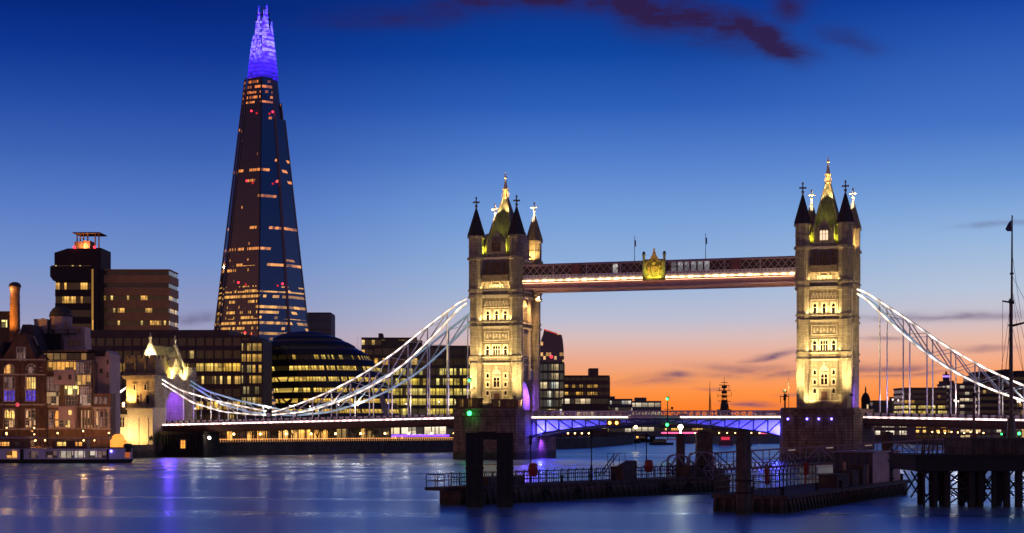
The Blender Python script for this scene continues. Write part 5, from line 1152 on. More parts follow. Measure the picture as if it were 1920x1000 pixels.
m = MB(); m.plate([(X(-60), Z(676)), (X(2), Z(676)), (X(2), Z(640)), (X(-60), Z(640))], 2, 14); m.plate([(X(3), Z(676)), (X(72), Z(676)), (X(55), Z(628)), (X(46), Z(606)), (X(30), Z(606)), (X(22), Z(628))], 6, 16); m.build('roof', M['slate'], BH)
m = MB(); m.bar((X(28), 5.6, Z(616)), (X(15), 5.6, Z(641)), .5); m.bar((X(52), 5.6, Z(628)), (X(60), 5.6, Z(646)), .4); m.build('ladder_stair', M['trim'], BH)
window(BH, X(40), Z(676), 2.1, 3.3, -.1, False, 3, 'trim', P_gr)
for pc, tops_, top_m, bot_m, low_m in ((18, P_or, P_gr, P_bl, P_am), (58.5, P_gr, P_am, P_bl, P_mx)):
    w_ = 2.7; xc = X(pc); f = MB()
    f.plate([(xc + w_ / 2 * math.cos(q * math.pi / 8), Z(693) + 1.35 * math.sin(q * math.pi / 8)) for q in range(9)] + [(xc - w_ / 2, Z(701)), (xc + w_ / 2, Z(701))], -.1, -.04)
    o = window(BH, xc, Z(702), w_, .02, 0, False, 1, 'trim', tops_, name='arched_window'); f.build('pane', tops_, o)
    fr = MB()
    fr.path([(xc + w_ / 2 * math.cos(q * math.pi / 8), -.12, Z(693) + 1.4 * math.sin(q * math.pi / 8)) for q in range(9)], .22, .3)
    for u in (-.5, 0, .5): fr.box(xc + u * w_ / 2 - .05, xc + u * w_ / 2 + .05, -.18, -.08, Z(701), Z(693) + 1.2)
    fr.box(xc - w_ / 2, xc + w_ / 2, -.2, -.08, Z(694), Z(694) + .12); fr.build('frame', M['trim'], o)
    window(BH, xc, Z(729), w_, Z(708) - Z(729), -.02, False, 4, 'trim', top_m); window(BH, xc, Z(752), w_, Z(732) - Z(752), -.02, False, 4, 'trim', bot_m)
    window(BH, xc, Z(786), w_, Z(768) - Z(786), -.02, True, 2, 'trim', low_m); window(BH, xc, Z(801), w_, Z(789) - Z(801), -.02, False, 3, 'trim', P_mx)
CHM = thing('chimney', 'tall round brick chimney lit amber with a dark domed cap', 'chimney', (at(28, BD + 12), BD + 12, zy(640, BD + 12)))
u = (BD + 12) / F; z = lambda y: zy(y, BD + 12) - zy(640, BD + 12)
m = MB(); m.lathe([(9.6 * u, 0), (9.4 * u, z(615)), (8.8 * u, z(548)), (10 * u, z(541)), (10.4 * u, z(538))], 0, 0, 20)
for y in (614, 602, 588, 572, 558): m.ngon(0, 0, 9.8 * u, z(y), z(y) + .2, 20)
m.build('stack', stone('chimney_brick', (.42, .19, .07), (.2, .1, .05), .5, .18, .85, .25, .3, .02), CHM)
m = MB(); m.lathe([(11.6 * u, z(538)), (11.4 * u, z(536.5)), (9.5 * u, z(532)), (5 * u, z(529.5)), (1 * u, z(529))], 0, 0, 20); m.build('cap', M['slate'], CHM)
lamp('chimney_light', 'SPOT', (-3.4, -7.4, z(618)), 9000, (1, .45, .08), CHM, (0, 0, z(580)), 80, .8, .3)
lamp('rim_light', 'POINT', (-1.2, -2.0, z(545)), 300, (1, .6, .3), CHM, size=.1)
PB = thing('penthouse', 'small flat-roofed rooftop penthouse with a bright amber window behind the chimney', 'penthouse', (at(5, 470), 470, LZ))
X, Z = local(5, 470); m = MB(); m.box(X(-30), X(20), 0, 6, 0, Z(596)); m.box(X(-32), X(18), -.6, 6, Z(586), Z(584)); m.box(X(-30), X(17), .3, 6, Z(596), Z(586)); m.build('wall', M['brick2'], PB)
window(PB, X(8.5), Z(614), 1.5, 2.0, 0, False, 1, 'trim', P_br)
DTW = thing('domed_tower', 'pinkish rendered octagonal tower with a dark dome above the warehouses', 'tower', (at(107, 462), 462, LZ))
X, Z = local(107, 462); u = 462 / F
m = MB(); m.ngon(0, 4, 21 * u, 0, Z(592), 8); m.box(X(62), X(86), 1, 7, 0, Z(599)); m.box(X(61.5), X(86.5), .8, 7.2, Z(601), Z(598)); m.ngon(X(73), 4, .5, Z(598), Z(595.5)); m.box(X(119), X(158), .6, 8, 0, Z(632)); m.box(X(127), X(143), 1.5, 7, Z(632), Z(612)); m.box(X(143), X(158), .4, 7, Z(632), Z(613)); m.build('wall', M['render'], DTW)
m = MB(); m.lathe([(22.5 * u, Z(592.5)), (22 * u, Z(590.5)), (20 * u, Z(584)), (15 * u, Z(577)), (8 * u, Z(572.6)), (1 * u, Z(571.5))], 0, 4, 16); m.build('dome', M['slate'], DTW)
m = MB(); m.box(X(84), X(146), -1.9, -.6, Z(628), Z(626)); 
for k in range(16): m.box(X(84 + 4 * k), X(84 + 4 * k) + .08, -1.85, -1.75, Z(626), Z(619))
m.box(X(84), X(146), -1.86, -1.76, Z(619), Z(618.3)); m.box(X(86), X(116), -1.3, -.2, Z(655), Z(628)); m.build('balcony', M['black'], DTW)
for px, y, w_, h_ in ((98, 624, 1.1, 2.0), (122.5, 617, .6, 2.0), (131, 648, .8, 1.6), (139, 648, .8, 1.6), (148, 648, .8, 1.6), (148, 625, .9, 1.3)): window(DTW, X(px), Z(y), w_, h_, (.6 if px > 125 else 1.0) - (.2 if px == 148 and y < 630 else 0) if px != 98 else 1.05, False, 1, 'render', 'glass_dark', d=.12, fw=.12)

X, Z = local(132, 448)
MW = thing('riverside_flats', 'warehouse flats with white framed bays, lit penthouse glazing and rendered shafts', 'apartment block', (at(132, 448), 448, LZ))
m = MB(); m.box(X(86), X(176), 0, 20, 0, Z(679)); m.box(X(86), X(172), 2.5, 20, Z(679), Z(662)); m.box(X(74), X(163), 1.5, 18, Z(659), Z(657)); m.build('wall', M['brick2'], MW)
for bb in ((X(85), X(172), -.6, 2.2, Z(678), Z(676)), (X(85), X(176), -.7, .1, Z(764), Z(762)), (X(85), X(176), -.8, .1, Z(805), Z(803))): m = MB(); m.box(*bb); m.build('cornice', M['trim'], MW)
m = MB(); m.box(X(78), X(158), 2.1, 2.45, Z(674), Z(662)); m.build('roof_glazing', lw('roof_panes', (1, .5, .16), .22, 70, .6, 1.8), MW)
m = MB(); m.box(X(85), X(142), -.1, .15, Z(695), Z(679)); m.build('penthouse_glazing', lw('penthouse_panes', (1, .42, .07), 1.1, 71, .85, 1.1), MW)
def bay(xa, xb, ya, yb, wm_, nx, nz, pr=1.0):
    f = MB(); x0, x1, z0, z1 = X(xa), X(xb), Z(yb), Z(ya); f.box(x0, x1, -pr - .15, 0, z0 - .2, z0); f.box(x0, x1, -pr - .15, 0, z1, z1 + .2)
    for k in range(nx + 1): q = x0 + (x1 - x0) * k / nx; f.box(q - .07, q + .07, -pr - .08, -pr + .06, z0, z1)
    for k in range(1, nz): q = z0 + (z1 - z0) * k / nz; f.box(x0, x1, -pr - .06, -pr + .04, q - .06, q + .06)
    o = f.build('bay_window', M['trim'], MW); p = MB(); p.box(x0 + .06, x1 - .06, -pr, -.02, z0 + .01, z1 - .01); p.build('pane', wm_, o)
bay(88, 112, 708, 732, P_gr, 5, 4); bay(88, 112, 736, 760, lw('bay_panes', (1, .55, .25), .55, 72, .7), 5, 3); bay(144, 172, 680, 700, P_gr, 6, 3); bay(142, 172, 704, 722, lw('bay_panes_amber', (1, .45, .1), 1.0, 73, .9), 6, 2); bay(152, 172, 726, 740, P_gr, 5, 2); bay(152, 172, 742, 760, lw('bay_panes_pale', (1, .65, .5), .8, 74, 1.1), 6, 3); bay(124, 148, 724, 740, P_br, 4, 2, 1.5); bay(124, 146, 742, 760, P_mx, 4, 2, .6)
for bb in ((X(106), X(144), -2.6, 0, Z(722), Z(694)), (X(114), X(145), -2.4, 0, Z(805), Z(762))): m = MB(); m.box(*bb); m.build('rendered_shaft', M['render'], MW)
for px, y in ((117, 713), (136, 712), (136, 778)): window(MW, X(px), Z(y), .8, 1.2, -2.6 if y < 750 else -2.4, False, 1, 'render', 'glass_dark' if y < 750 else P_am, d=.1, fw=.1)
for px, wm_ in ((96, P_gr), (108, P_or), (120, P_mx), (132, P_am)):
    f_ = 0 if px < 114 else -2.4
    window(MW, X(px), Z(801), 1.1, Z(789) - Z(801), f_, False, 1, 'trim', wm_)
    if px < 114: window(MW, X(px), Z(786), 1.1, Z(770) - Z(786), f_, True, 1, 'trim', wm_)
for k in range(4): window(MW, X(154 + 6 * k), Z(802), .35, Z(770) - Z(802), 0, False, 1, 'trim', P_mx, fw=.12, transom=False)
X, Z = local(190, 452)
RW = thing('rendered_house', 'tall narrow pinkish rendered house with a dark pitched roof beside the flats', 'house', (at(190, 452), 452, LZ))
m = MB(); m.box(X(168), X(206), 0, 12, 0, Z(668)); m.plate([(X(198), Z(668)), (X(207.5), Z(668)), (X(207), Z(663)), (X(202), Z(657)), (X(199), Z(662))], -.6, 11); m.box(X(198), X(207.5), -.6, 0, Z(735), Z(668)); m.build('wall', M['render'], RW)
m = MB(); m.plate([(X(160), Z(667)), (X(199), Z(667)), (X(199), Z(656)), (X(163), Z(656))], -.5, 10); m.build('roof', M['black'], RW)
for y in (680, 704, 727): window(RW, X(203), Z(y + 4), .5, 1.3, -.6, False, 1, 'render', 'glass_dark', d=.08, fw=.08)
window(RW, X(181), Z(722), .5, 1.6, 0, False, 1, 'render', P_am, d=.08, fw=.1); window(RW, X(190), Z(700), .8, 1.2, 0, False, 1, 'render', 'glass_dark', d=.08, fw=.1)
LB = thing('brick_annexe', 'low brown brick annexe with pale columns below the rendered house', 'annexe', (at(190, 446), 446, LZ))
X, Z = local(190, 446); m = MB(); m.box(X(174), X(208), 0, 5.4, 0, Z(738)); m.build('wall', M['brick2'], LB)
m = MB(); m.box(X(174), X(208.5), -.6, 0, Z(768), Z(763)); m.box(X(174), X(208.5), -.5, 0, Z(806), Z(803))
for k in range(4): m.ngon(X(179 + 8.5 * k), -.3, .28, Z(803), Z(768), 8)
m.build('column', M['trim'], LB)
for k in range(3): window(LB, X(183 + 8.5 * k), Z(800), .8, Z(772) - Z(800), 0, False, 1, 'trim', P_mx if k != 1 else P_gr, fw=.1); window(LB, X(180 + 9 * k), Z(757), .7, 1.6, 0, False, 1, 'trim', P_gr, fw=.1)
QW = MB(); 
for a, b_ in zip(south[:4], south[1:5]): QW.bar((*a, 1.2), (*b_, 1.2), 1.0, 5.0)
tag(QW.build('quay_wall', M['granite']), 'dark stone quay wall behind the moored passenger boat', 'quay wall')
KS = thing('arched_kiosk', 'small orange-lit arched kiosk behind the stern of the passenger boat', 'kiosk', (at(219, 440), 440, LZ))
X, Z = local(219, 440); m = MB(); m.plate([(1.4 * math.cos(q * math.pi / 8), 2.0 + 1.4 * math.sin(q * math.pi / 8)) for q in range(9)] + [(-1.4, 0), (1.4, 0)], 0, 3); m.box(-1.8, 1.8, .3, 3.2, 0, 1.9); m.build('hood', emit('orange_hood', (1, .36, .05), 1.1), KS)
for i, px in enumerate((12, 60, 108, 156, 204)): street_lamp(at(px, 428), 428, LZ, 3.4 + (i % 2) * .5, 'amber quay lamp in front of the old riverside buildings', 'warm', .18, 8500, (1, .42, .14), 'lamps on the old quay')
for px, y, col, pw, nm in ((36, 772, (1, .12, .2), 0, 'redl'),):
    s_ = thing('round_sign', 'small round red-lit sign on a pole before the brewhouse', 'sign', (at(33, 432), 432, LZ)); m = MB(); m.tube((0, 0, 0), (0, 0, zy(755, 432) - LZ), .08, 6); m.build('pole', M['black'], s_); m = MB(); m.plate([(.55 * math.cos(q * math.pi / 6), zy(759, 432) - LZ + .55 * math.sin(q * math.pi / 6)) for q in range(12)], -.1, .05); m.build('disc', emit('red_sign_face', (.8, .1, .16), .5), s_)
for i, px in enumerate((8, 60)):
    s_ = thing('ship_mast', ('short dark mast with lamps at the left edge by the brewhouse', 'short dark mast with lamps before the middle bay of the brewhouse')[i], 'mast', (at(px, 418), 418, 2.0)); m = MB(); m.tube((0, 0, -2.4), (0, 0, zy(757, 418) - 2), .18, 6, .1)
    for k in range(3): m.bar((-.8, 0, 3 + 1.6 * k), (.8, 0, 3 + 1.6 * k), .1)
    m.build('pole', M['black'], s_); m = MB()
    for k in range(3): m.ball(.6, -.1, 3.2 + 1.6 * k, .13)
    m.build('mast_lamp', M['warm'], s_)

# ------------------------------------------------------------------ passenger boat
BT_D = 408
PBT = thing('passenger_boat', 'long white-sided passenger boat with an awning deck moored at the old quay', 'boat', (at(110, BT_D), BT_D, 0))
X = lambda px: at(px, BT_D) - at(110, BT_D); Z = lambda y: zy(y, BT_D)
M['boat_white'] = plain('boat_white_paint', (.5, .45, .52), .45, 0, .15, .5)
hp = [(X(-40), -2.6), (X(215), -2.8), (X(238), -1.6), (X(250), 0), (X(238), 1.6), (X(215), 2.8), (X(-40), 2.6)]
m = MB(); m.prism([(x * .97, y * .8) for x, y in hp], -.4, Z(861), hp); m.build('hull', M['black'], PBT)
m = MB(); m.prism([(x * .985, y * .97) for x, y in hp], Z(861), Z(843)); m.prism([(x * .99, y * 1.02) for x, y in hp], Z(843), Z(841.5)); m.build('side', M['boat_white'], PBT)
for k, (xa, xb, wm_) in enumerate(((20, 38, P_or), (62, 76, P_gr), (92, 112, P_gr), (118, 142, lw('saloon_panes', (1, .72, .55), .45, 80, 1.1)), (146, 164, lw('saloon_panes_pale', (1, .75, .6), .7, 81, 1.3)), (168, 186, lw('saloon_panes_bright', (1, .75, .6), .75, 82, 1.3)), (190, 204, P_gr))):
    m = MB(); m.box(X(xa), X(xb), -2.9, -2.5, Z(857), Z(846)); m.box(X(xa) + .02, X(xb) - .02, -2.94, -2.9, Z(857) - .12, Z(857) - .02); m.build('saloon_window', wm_, PBT)
m = MB(); m.box(X(205), X(209), -2.86, -2.4, Z(866), Z(842)); m.box(X(44), X(50), -2.84, -2.4, Z(866), Z(842)); m.build('door', M['black'], PBT)
m = MB(); m.box(X(-40), X(206), -2.5, 2.5, Z(823), Z(821)); m.box(X(-40), X(60), -2.4, 2.4, Z(821), Z(819)); m.build('awning', plain('grey_awning', (.2, .16, .18), .7), PBT)
m = MB()
for k in range(18): m.box(X(-30 + 14 * k), X(-30 + 14 * k) + .1, -2.45, -2.35, Z(841.5), Z(823))
for y in (838, 834): m.box(X(-40), X(215), -2.46, -2.38, Z(y), Z(y) + .08)
for k in range(60): m.box(X(-38 + 4.2 * k), X(-38 + 4.2 * k) + .04, -2.44, -2.4, Z(841.5), Z(834))
m.build('railing', M['rail'], PBT)
m = MB(); m.box(X(100), X(165), -1.2, 2, Z(841.5), Z(826)); m.box(X(0), X(60), -1.2, 2, Z(841.5), Z(826)); m.build('deck_house', M['brown_steel'], PBT)
for xa, xb, wm_ in ((108, 126, P_am), (144, 156, P_or), (4, 20, P_or), (30, 40, P_gr)): m = MB(); m.box(X(xa), X(xb), -1.26, -1.1, Z(836), Z(829)); m.build('deck_window', wm_, PBT)
m = MB(); m.box(X(235), X(247), -1.4, 1.4, Z(848), Z(838)); m.ngon(X(240), 0, 1.3, Z(838), Z(832), 8, r2=.8); m.build('wheelhouse', M['black'], PBT)
m = MB(); m.box(X(237), X(246), -1.5, -1.4, Z(858), Z(848)); m.build('stern_panel', emit('orange_stern_panel', (.9, .2, .04), .45), PBT)
m = MB(); m.ball(X(214), -2.9, Z(846), .3); m.build('blue_lamp', M['bluel'], PBT)
for px in (70, 88, 160, 180): m = MB(); m.ball(X(px), -1.6, Z(826), .16); m.build('deck_lamp', M['warm'], PBT)

# ------------------------------------------------------------------ foreground: pile frame, pontoons, gangway, jetty
def at3(px, y, d): return (at(px, d), d, zy(y, d))
PF = thing('pile_frame', 'pair of thick black timber piles joined by a crossbeam at the end of the pontoon', 'pile frame', (at(918, 184), 184, 0))
X = lambda px: at(px, 184) - at(918, 184); Z = lambda y: zy(y, 184)
for xa, xb in ((875, 905), (933, 961)):
    m = MB(); m.box(X(xa), X(xb), -.8, .8, -3, Z(814)); m.box(X(xa) - .08, X(xa) + .3, -.95, -.6, -3, Z(818)); m.box(X(xb) - .3, X(xb) + .08, -.95, -.6, -3, Z(818))
    for y in (840, 880, 920): m.box(X(xa) - .12, X(xb) + .12, -.9, .9, Z(y), Z(y) + .25)
    m.build('pile', M['black'], PF)
m = MB(); m.box(X(874), X(962), -.7, .7, Z(824), Z(813)); m.box(X(872), X(964), -.85, .85, Z(813), Z(811.5)); m.box(X(896), X(930), -.2, .2, Z(811.5), Z(810)); m.build('crossbeam', M['black'], PF)
def railing(mb, p, q, z0, h, gap, r=.035, mid=2, posts=True):
    p, q = Vector((*p, 0)), Vector((*q, 0)); L = (q - p).length; n_ = max(1, round(L / gap))
    for k in range(n_ + 1):
        a = p.lerp(q, k / n_); mb.tube((a.x, a.y, z0), (a.x, a.y, z0 + h), r, 5)
    for k in range(mid + 1): mb.bar((p.x, p.y, z0 + h * (k + 1) / (mid + 1)), (q.x, q.y, z0 + h * (k + 1) / (mid + 1)), r * 1.4)
# long pontoon
A1 = R(52.5)
PN = thing('pontoon', 'long dark ribbed pontoon running from the black pile frame to the gangway', 'pontoon', (-3.9, 187.5, 0), A1)
L = 55
m = MB(); m.box(0, L, .25, 3.6, -.6, 1.75); m.box(-.2, L + .1, -.05, 3.8, 1.75, 2.05); m.build('hull', M['rust'], PN)
m = MB()
for k in range(46): a = .6 + k * 1.18; m.bar((a, .05, 1.74), (a + .45, -.12, -.3), .22, .3)
m.box(0, L, -.08, .2, 1.2, 1.45); m.box(0, L, .05, .24, -.3, 1.7); m.build('fender', M['hullbrown'], PN)
m = MB(); m.box(-2.4, 3.8, 2.6, 5.4, 1.6, 1.95); m.box(-.8, 3.4, 1.6, 4.6, -.5, 1.6); m.build('end_platform', M['rust'], PN)
m = MB(); railing(m, (0, 3.6), (L - 3, 3.6), 2.05, 1.35, 1.5, .075, 2); railing(m, (-2.3, 2.7), (-2.3, 5.3), 1.95, 1.4, 1.3, .06, 1); railing(m, (-2.3, 5.3), (3.6, 5.3), 1.95, 1.4, 1.9, .06, 1)
for k in range(36): a = 1.5 * k; m.ball(a, 3.6, 3.5, .1, 6)
for k in range(120): a = .45 * k; m.box(a, a + .06, 3.57, 3.63, 2.05, 3.35)
m.build('railing', M['rail'], PN)
for bb, tp_ in (((2.8, 9.5, .6, 2.6, 2.05, 2.9), 0), ((30, 33.2, .8, 2.6, 2.05, 3.6), .8), ((46, 47.8, .8, 3, 2.05, 3.4), 0), ((48, 55, .8, 3.2, 2.05, 2.9), 0)):
    m = MB(); m.box(*bb); m.box(bb[0] - .06, bb[1] + .06, bb[2] - .06, bb[3] + .06, bb[5], bb[5] + .1)
    if tp_: m.plate([(31, 3.7), (33.2, 3.7), (33.2, 4.4)], .8, 2.4)
    m.build('locker', M['rust'], PN)
m = MB(); railing(m, (29.5, 2.7), (33.4, 2.7), 3.6, 1.7, 1.3, .04, 1); m.bar((27.6, 2.7, 2.6), (31, 2.7, 5.2), .1); m.bar((27.6, 2.2, 2.6), (31, 2.2, 5.2), .1); m.build('step_rail', M['rail'], PN)
for a in (7.5, 17, 23, 28): m = MB(); m.ngon(a, .7, .16, 2.05, 2.75, 8); m.ngon(a, .7, .26, 2.75, 2.9, 8); m.build('bollard', M['black'], PN)
def p1(lx, ly): return (-3.9 + lx * math.cos(A1) - ly * math.sin(A1), 187.5 + lx * math.sin(A1) + ly * math.cos(A1))
def solve_p1(px, ly):
    lo, hi_ = 0, L
    for _ in range(40):
        mid_ = (lo + hi_) / 2; x, y = p1(mid_, ly); lo, hi_ = (mid_, hi_) if 960 + F * x / y < px else (lo, mid_)
    return lo
for px, yt, lab, hook in ((995, 820, 'lamp post with a red lifebuoy case standing near the black pile frame', True), (1109, 808, 'slim lamp post without a lifebuoy in the middle of the long pontoon', False), (1212, 816, 'lamp post with a red lifebuoy case near the gangway end of the pontoon', True)):
    lx = solve_p1(px, 3.0); x, y = p1(lx, 3.0); h = zy(yt, y) - 2.05
    LPp = thing('lamp_post', lab, 'lamp post', (x, y, 2.05)); m = MB(); m.tube((0, 0, 0), (0, 0, h), .09, 6, .06); m.cbox(0, 0, h - .9, .32, .3, .9); m.box(-.5, .35, -.06, .06, h - .12, h); m.ball(0, 0, h + .1, .16); m.build('post', M['black'], LPp)
    if hook: m = MB(); m.ngon(.28, -.3, .62, 1.35, 1.55, 10, r2=.66); m.lathe([(.3, .75), (.5, .85), (.58, 1.5), (.5, 2.2), (.3, 2.32)], .28, -.3, 10); m.build('lifebuoy_case', M['red'], LPp)
    else: m = MB(); m.box(-.12, .12, -.1, .1, 1.2, 1.8); m.build('control_box', M['black'], LPp)
for a in (6, 12.5, 19, 25.5, 38, 44):
    m = MB()
    for q in range(14):
        t0, t1 = q * 2 * math.pi / 14, (q + 1) * 2 * math.pi / 14; m.tube((a + .42 * math.cos(t0), -.32, .95 + .42 * math.sin(t0)), (a + .42 * math.cos(t1), -.32, .95 + .42 * math.sin(t1)), .15, 6)
    m.tube((a, -.3, 1.35), (a, -.02, 2.0), .03, 4); m.build('tyre_fender', M['black'], PN)
# second pontoon
A2_ = R(64.6)
PO = thing('pontoon', 'dark slanted-fender pontoon carrying a corrugated shed, in front of the gangway', 'pontoon', (27.6, 171, 0), A2_)
m = MB(); m.box(.25, 56, .25, 7.7, -.6, 1.35); m.box(0, 56.3, 0, 8, 1.35, 1.75); m.build('hull', M['rust'], PO)
m = MB()
for k in range(40): a = 1.0 + k * 1.32; m.bar((a, .12, 1.3), (a + .5, -.12, -.35), .3, .3)
for k in range(8): a = .6 + k; m.bar((.12, a, 1.3), (-.12, a, -.35), .3, .3)
m.build('fender', M['hullbrown'], PO)
m = MB(); railing(m, (.3, 7.8), (39, 7.8), 1.75, 2.0, 1.55, .055, 2); railing(m, (.3, .9), (.3, 7.8), 1.75, 2.0, 1.5, .055, 2)
for k in range(80): m.box(.3 + .5 * k, .36 + .5 * k, 7.77, 7.83, 1.75, 3.7)
for k in range(16): m.box(.27, .31, .9 + .45 * k, .94 + .45 * k, 1.75, 3.7)
for k in range(26): a = .3 + 1.5 * k; m.bar((a, 7.9, 3.75), (a + .75, 7.9, 4.7), .07); m.bar((a + .75, 7.9, 4.7), (a + 1.5, 7.9, 3.75), .07)
m.bar((.3, 7.9, 4.7), (39, 7.9, 4.7), .09)
m.build('railing', M['rail'], PO)
for a, b_ in ((1, .8), (1, 4), (14, .8), (24, .8), (55, .8)): m = MB(); m.ngon(a, b_, .18, 1.75, 2.4, 8); m.ngon(a, b_, .28, 2.4, 2.55, 8); m.build('bollard', M['black'], PO)
for bb in ((24, 29.5, 1.2, 3.4, 1.75, 3.1), (31, 34, 1.2, 3, 1.75, 3.4), (35.2, 37.2, 1.0, 2.6, 1.75, 4.0)): m = MB(); m.box(*bb); m.box(bb[0] - .08, bb[1] + .08, bb[2] - .08, bb[3] + .08, bb[5], bb[5] + .12); m.build('locker', M['rust'], PO)
m = MB(); m.box(17.4, 18.2, 7.3, 7.7, 2.2, 4.0); m.build('lifebuoy_case', M['red'], PO); m = MB(); m.box(33.4, 34.2, 7.3, 7.74, 2.9, 4.35); m.box(33.7, 33.9, 7.5, 7.7, 1.75, 2.9); m.build('red_cabinet', M['red'], PO)
SH_ = thing('shed', 'corrugated metal shed with a brown end and dark side on the second pontoon', 'shed', (27.6 + 40 * math.cos(A2_) - 1 * math.sin(A2_), 171 + 40 * math.sin(A2_) + 1 * math.cos(A2_), 1.75), A2_)
def corrug(xa, xb, ya, yb, z0, z1, step, amp, mat, name):
    m = MB(); L_ = math.dist((xa, ya), (xb, yb)); n_ = int(L_ / step); d_ = ((xb - xa) / L_, (yb - ya) / L_); nn = (d_[1], -d_[0]); P = []
    for k in range(n_ + 1):
        o = amp if k % 4 in (1, 2) else 0; x, y = xa + d_[0] * L_ * k / n_ + nn[0] * o, ya + d_[1] * L_ * k / n_ + nn[1] * o; P += [(x, y, z0), (x, y, z1)]
    m.poly(P, [(2 * k, 2 * k + 2, 2 * k + 3, 2 * k + 1) for k in range(n_)]); m.build(name, mat, SH_)
corrug(0, 15, 0, 0, 0, 3.7, .22, .12, plain('brown_corrugated_metal', (.6, .38, .29), .6, .1, .25, .6), 'side_panel')
corrug(0, 0, 4.9, 0, 0, 3.7, .22, .12, plain('dark_corrugated_metal', (.06, .06, .08), .5, .2, .25, .6), 'end_panel')
m = MB(); m.box(.15, 15, .15, 4.9, 0, 3.68); m.build('body', M['rust'], SH_)
m = MB(); m.box(-.3, 15.3, -.3, 5.2, 3.72, 3.9); m.build('roof', M['gang'], SH_)
m = MB(); m.box(-.16, -.02, .4, .95, 0, 2.3); m.box(-.16, -.02, 3.2, 3.6, .2, 2.6); m.build('door', plain('lit_door_paint', (.4, .28, .2), .6), SH_)
def post(px, d, ytop, r, label, name='mooring_pile', square=False):
    T_ = thing(name, label, 'mooring pile', (at(px, d), d, 0)); m = MB(); h = zy(ytop, d)
    if square: m.box(-r, r, -r, r, -3, h); m.box(-r - .1, r + .1, -r - .1, r + .1, h - .6, h - .35)
    else: m.ngon(0, 0, r, -3, h, 18); m.ngon(0, 0, r + .06, h - .5, h - .3, 18)
    m.build('shaft', M['rust'], T_)
    m = MB(); m.ngon(0, 0, r * .98, h, h + .08, 18); m.ngon(0, 0, r * .5, h + .08, h + .18, 12); m.build('cap', M['black'], T_)
    m = MB()
    for zz in (2.0, 3.2): m.ngon(0, 0, r + .14, zz, zz + .2, 18) if not square else m.box(-r - .14, r + .14, -r - .14, r + .14, zz, zz + .2)
    m.build('guide_collar', M['black'], T_); return T_
post(1394, 169.2, 808, .74, 'thick round rusty pile at the near end of the second pontoon')
post(1664, 216, 812, .72, 'round rusty pile standing behind the corrugated shed')
pl = post(1276, 236, 815, .62, 'slim round pile topped by a very bright white lamp')
m = MB(); m.tube((0, 0, zy(815, 236)), (0, 0, zy(805, 236)), .08, 6); m.ball(0, 0, zy(801, 236), .34, 12); m.build('lamp_globe', M['white'], pl); lamp('bulb', 'POINT', (0, 0, zy(801, 236)), 400, (1, .85, .65), pl, size=.46)
post(1320, 229.5, 812, 1.05, 'broad square pile beside the ornate end of the gangway', square=True)
# gangway truss
GA, GB_ = Vector((26.9, 229, 2.75)), Vector((53.2, 212, 4.75))
GW = thing('gangway', 'long lattice gangway bridge sloping up from the pontoon to the jetty', 'gangway', tuple(GA)); D = GB_ - GA
side = Vector((D.y, -D.x, 0)).normalized() * 1.0
tr = MB(); n_ = 12
for o in (-1, 1):
    for k in range(n_):
        a, b_ = D * k / n_ + side * o, D * (k + 1) / n_ + side * o; up = Vector((0, 0, 2.35)); mid_ = (a + b_) / 2
        tr.bar(a, b_, .2); tr.bar(a + up, b_ + up, .18); tr.bar(a, a + up, .12)
        if k % 2 == 0: tr.bar(a + up, b_, .13)
        else: tr.bar(a, b_ + up, .13)
        tr.bar(a + Vector((0, 0, 1.1)), b_ + Vector((0, 0, 1.1)), .05)
    for k in (0, 4, 8): q = D * k / n_ + side * o; tr.bar(q + D / n_ * .15, q + D / n_ * .15 + up, .12); tr.bar(q + D / n_ * .3, q + D / n_ * .3 + up, .1)
tr.bar(D + side, D + side + Vector((0, 0, 2.35)), .14); tr.bar(D - side, D - side + Vector((0, 0, 2.35)), .14)
tr.build('truss', M['gang'], GW)
m = MB(); m.bar(Vector((0, 0, .1)), D + Vector((0, 0, .1)), 1.8, .14); m.build('walkway_deck', M['rust'], GW)
M['hand'] = emit('dim_handrail_light', (1, .75, .6), .25)
for k in (4, 6, 8): m = MB(); q = D * (k + .4) / n_ + side * 1.08; m.bar(q + Vector((0, 0, 2.1)), q + D / n_ * .35 + Vector((0, 0, 2.1)), .1, .12); m.build('handrail_light', M['hand'], GW)
PG = thing('lattice_portal', 'ornate arched lattice portal at the pontoon end of the gangway', 'portal', (at(1292, 228), 228, 1.7)); u = 228 / F; X = lambda px: at(px, 228) - at(1292, 228); Z = lambda y: zy(y, 228) - 1.7
m = MB()
for yy in (-.9, .9):
    for xa, xb in ((1252, 1290), (1292, 1336)):
        w_ = X(xb) - X(xa); xm = (X(xa) + X(xb)) / 2; top = Z(850) if xa < 1280 else Z(845)
        arc = [(xm + w_ / 2 * math.cos(q * math.pi / 10), yy, top - 1.1 + .9 * math.sin(q * math.pi / 10) ** .6) for q in range(11)]; m.path(arc, .16); m.bar((X(xa), yy, 0), arc[-1], .18); m.bar((X(xb), yy, 0), arc[0], .18)
        for k in range(5):
            u0, u1 = X(xa) + w_ * k / 5, X(xa) + w_ * (k + 1) / 5
            m.bar((u0, yy, .1), (u1, yy, 1.1), .09); m.bar((u1, yy, .1), (u0, yy, 1.1), .09)
        m.bar((X(xa), yy, 1.1), (xm, yy, top - .3), .13); m.bar((X(xb), yy, 1.1), (xm, yy, top - .3), .13); m.bar((X(xa), yy, top - 1.2), (xm, yy, 1.1), .13); m.bar((X(xb), yy, top - 1.2), (xm, yy, 1.1), .13)
    m.bar((X(1248), yy, 0), (X(1338), yy, 0), .2); m.bar((X(1250), yy, 1.1), (X(1336), yy, 1.1), .12)
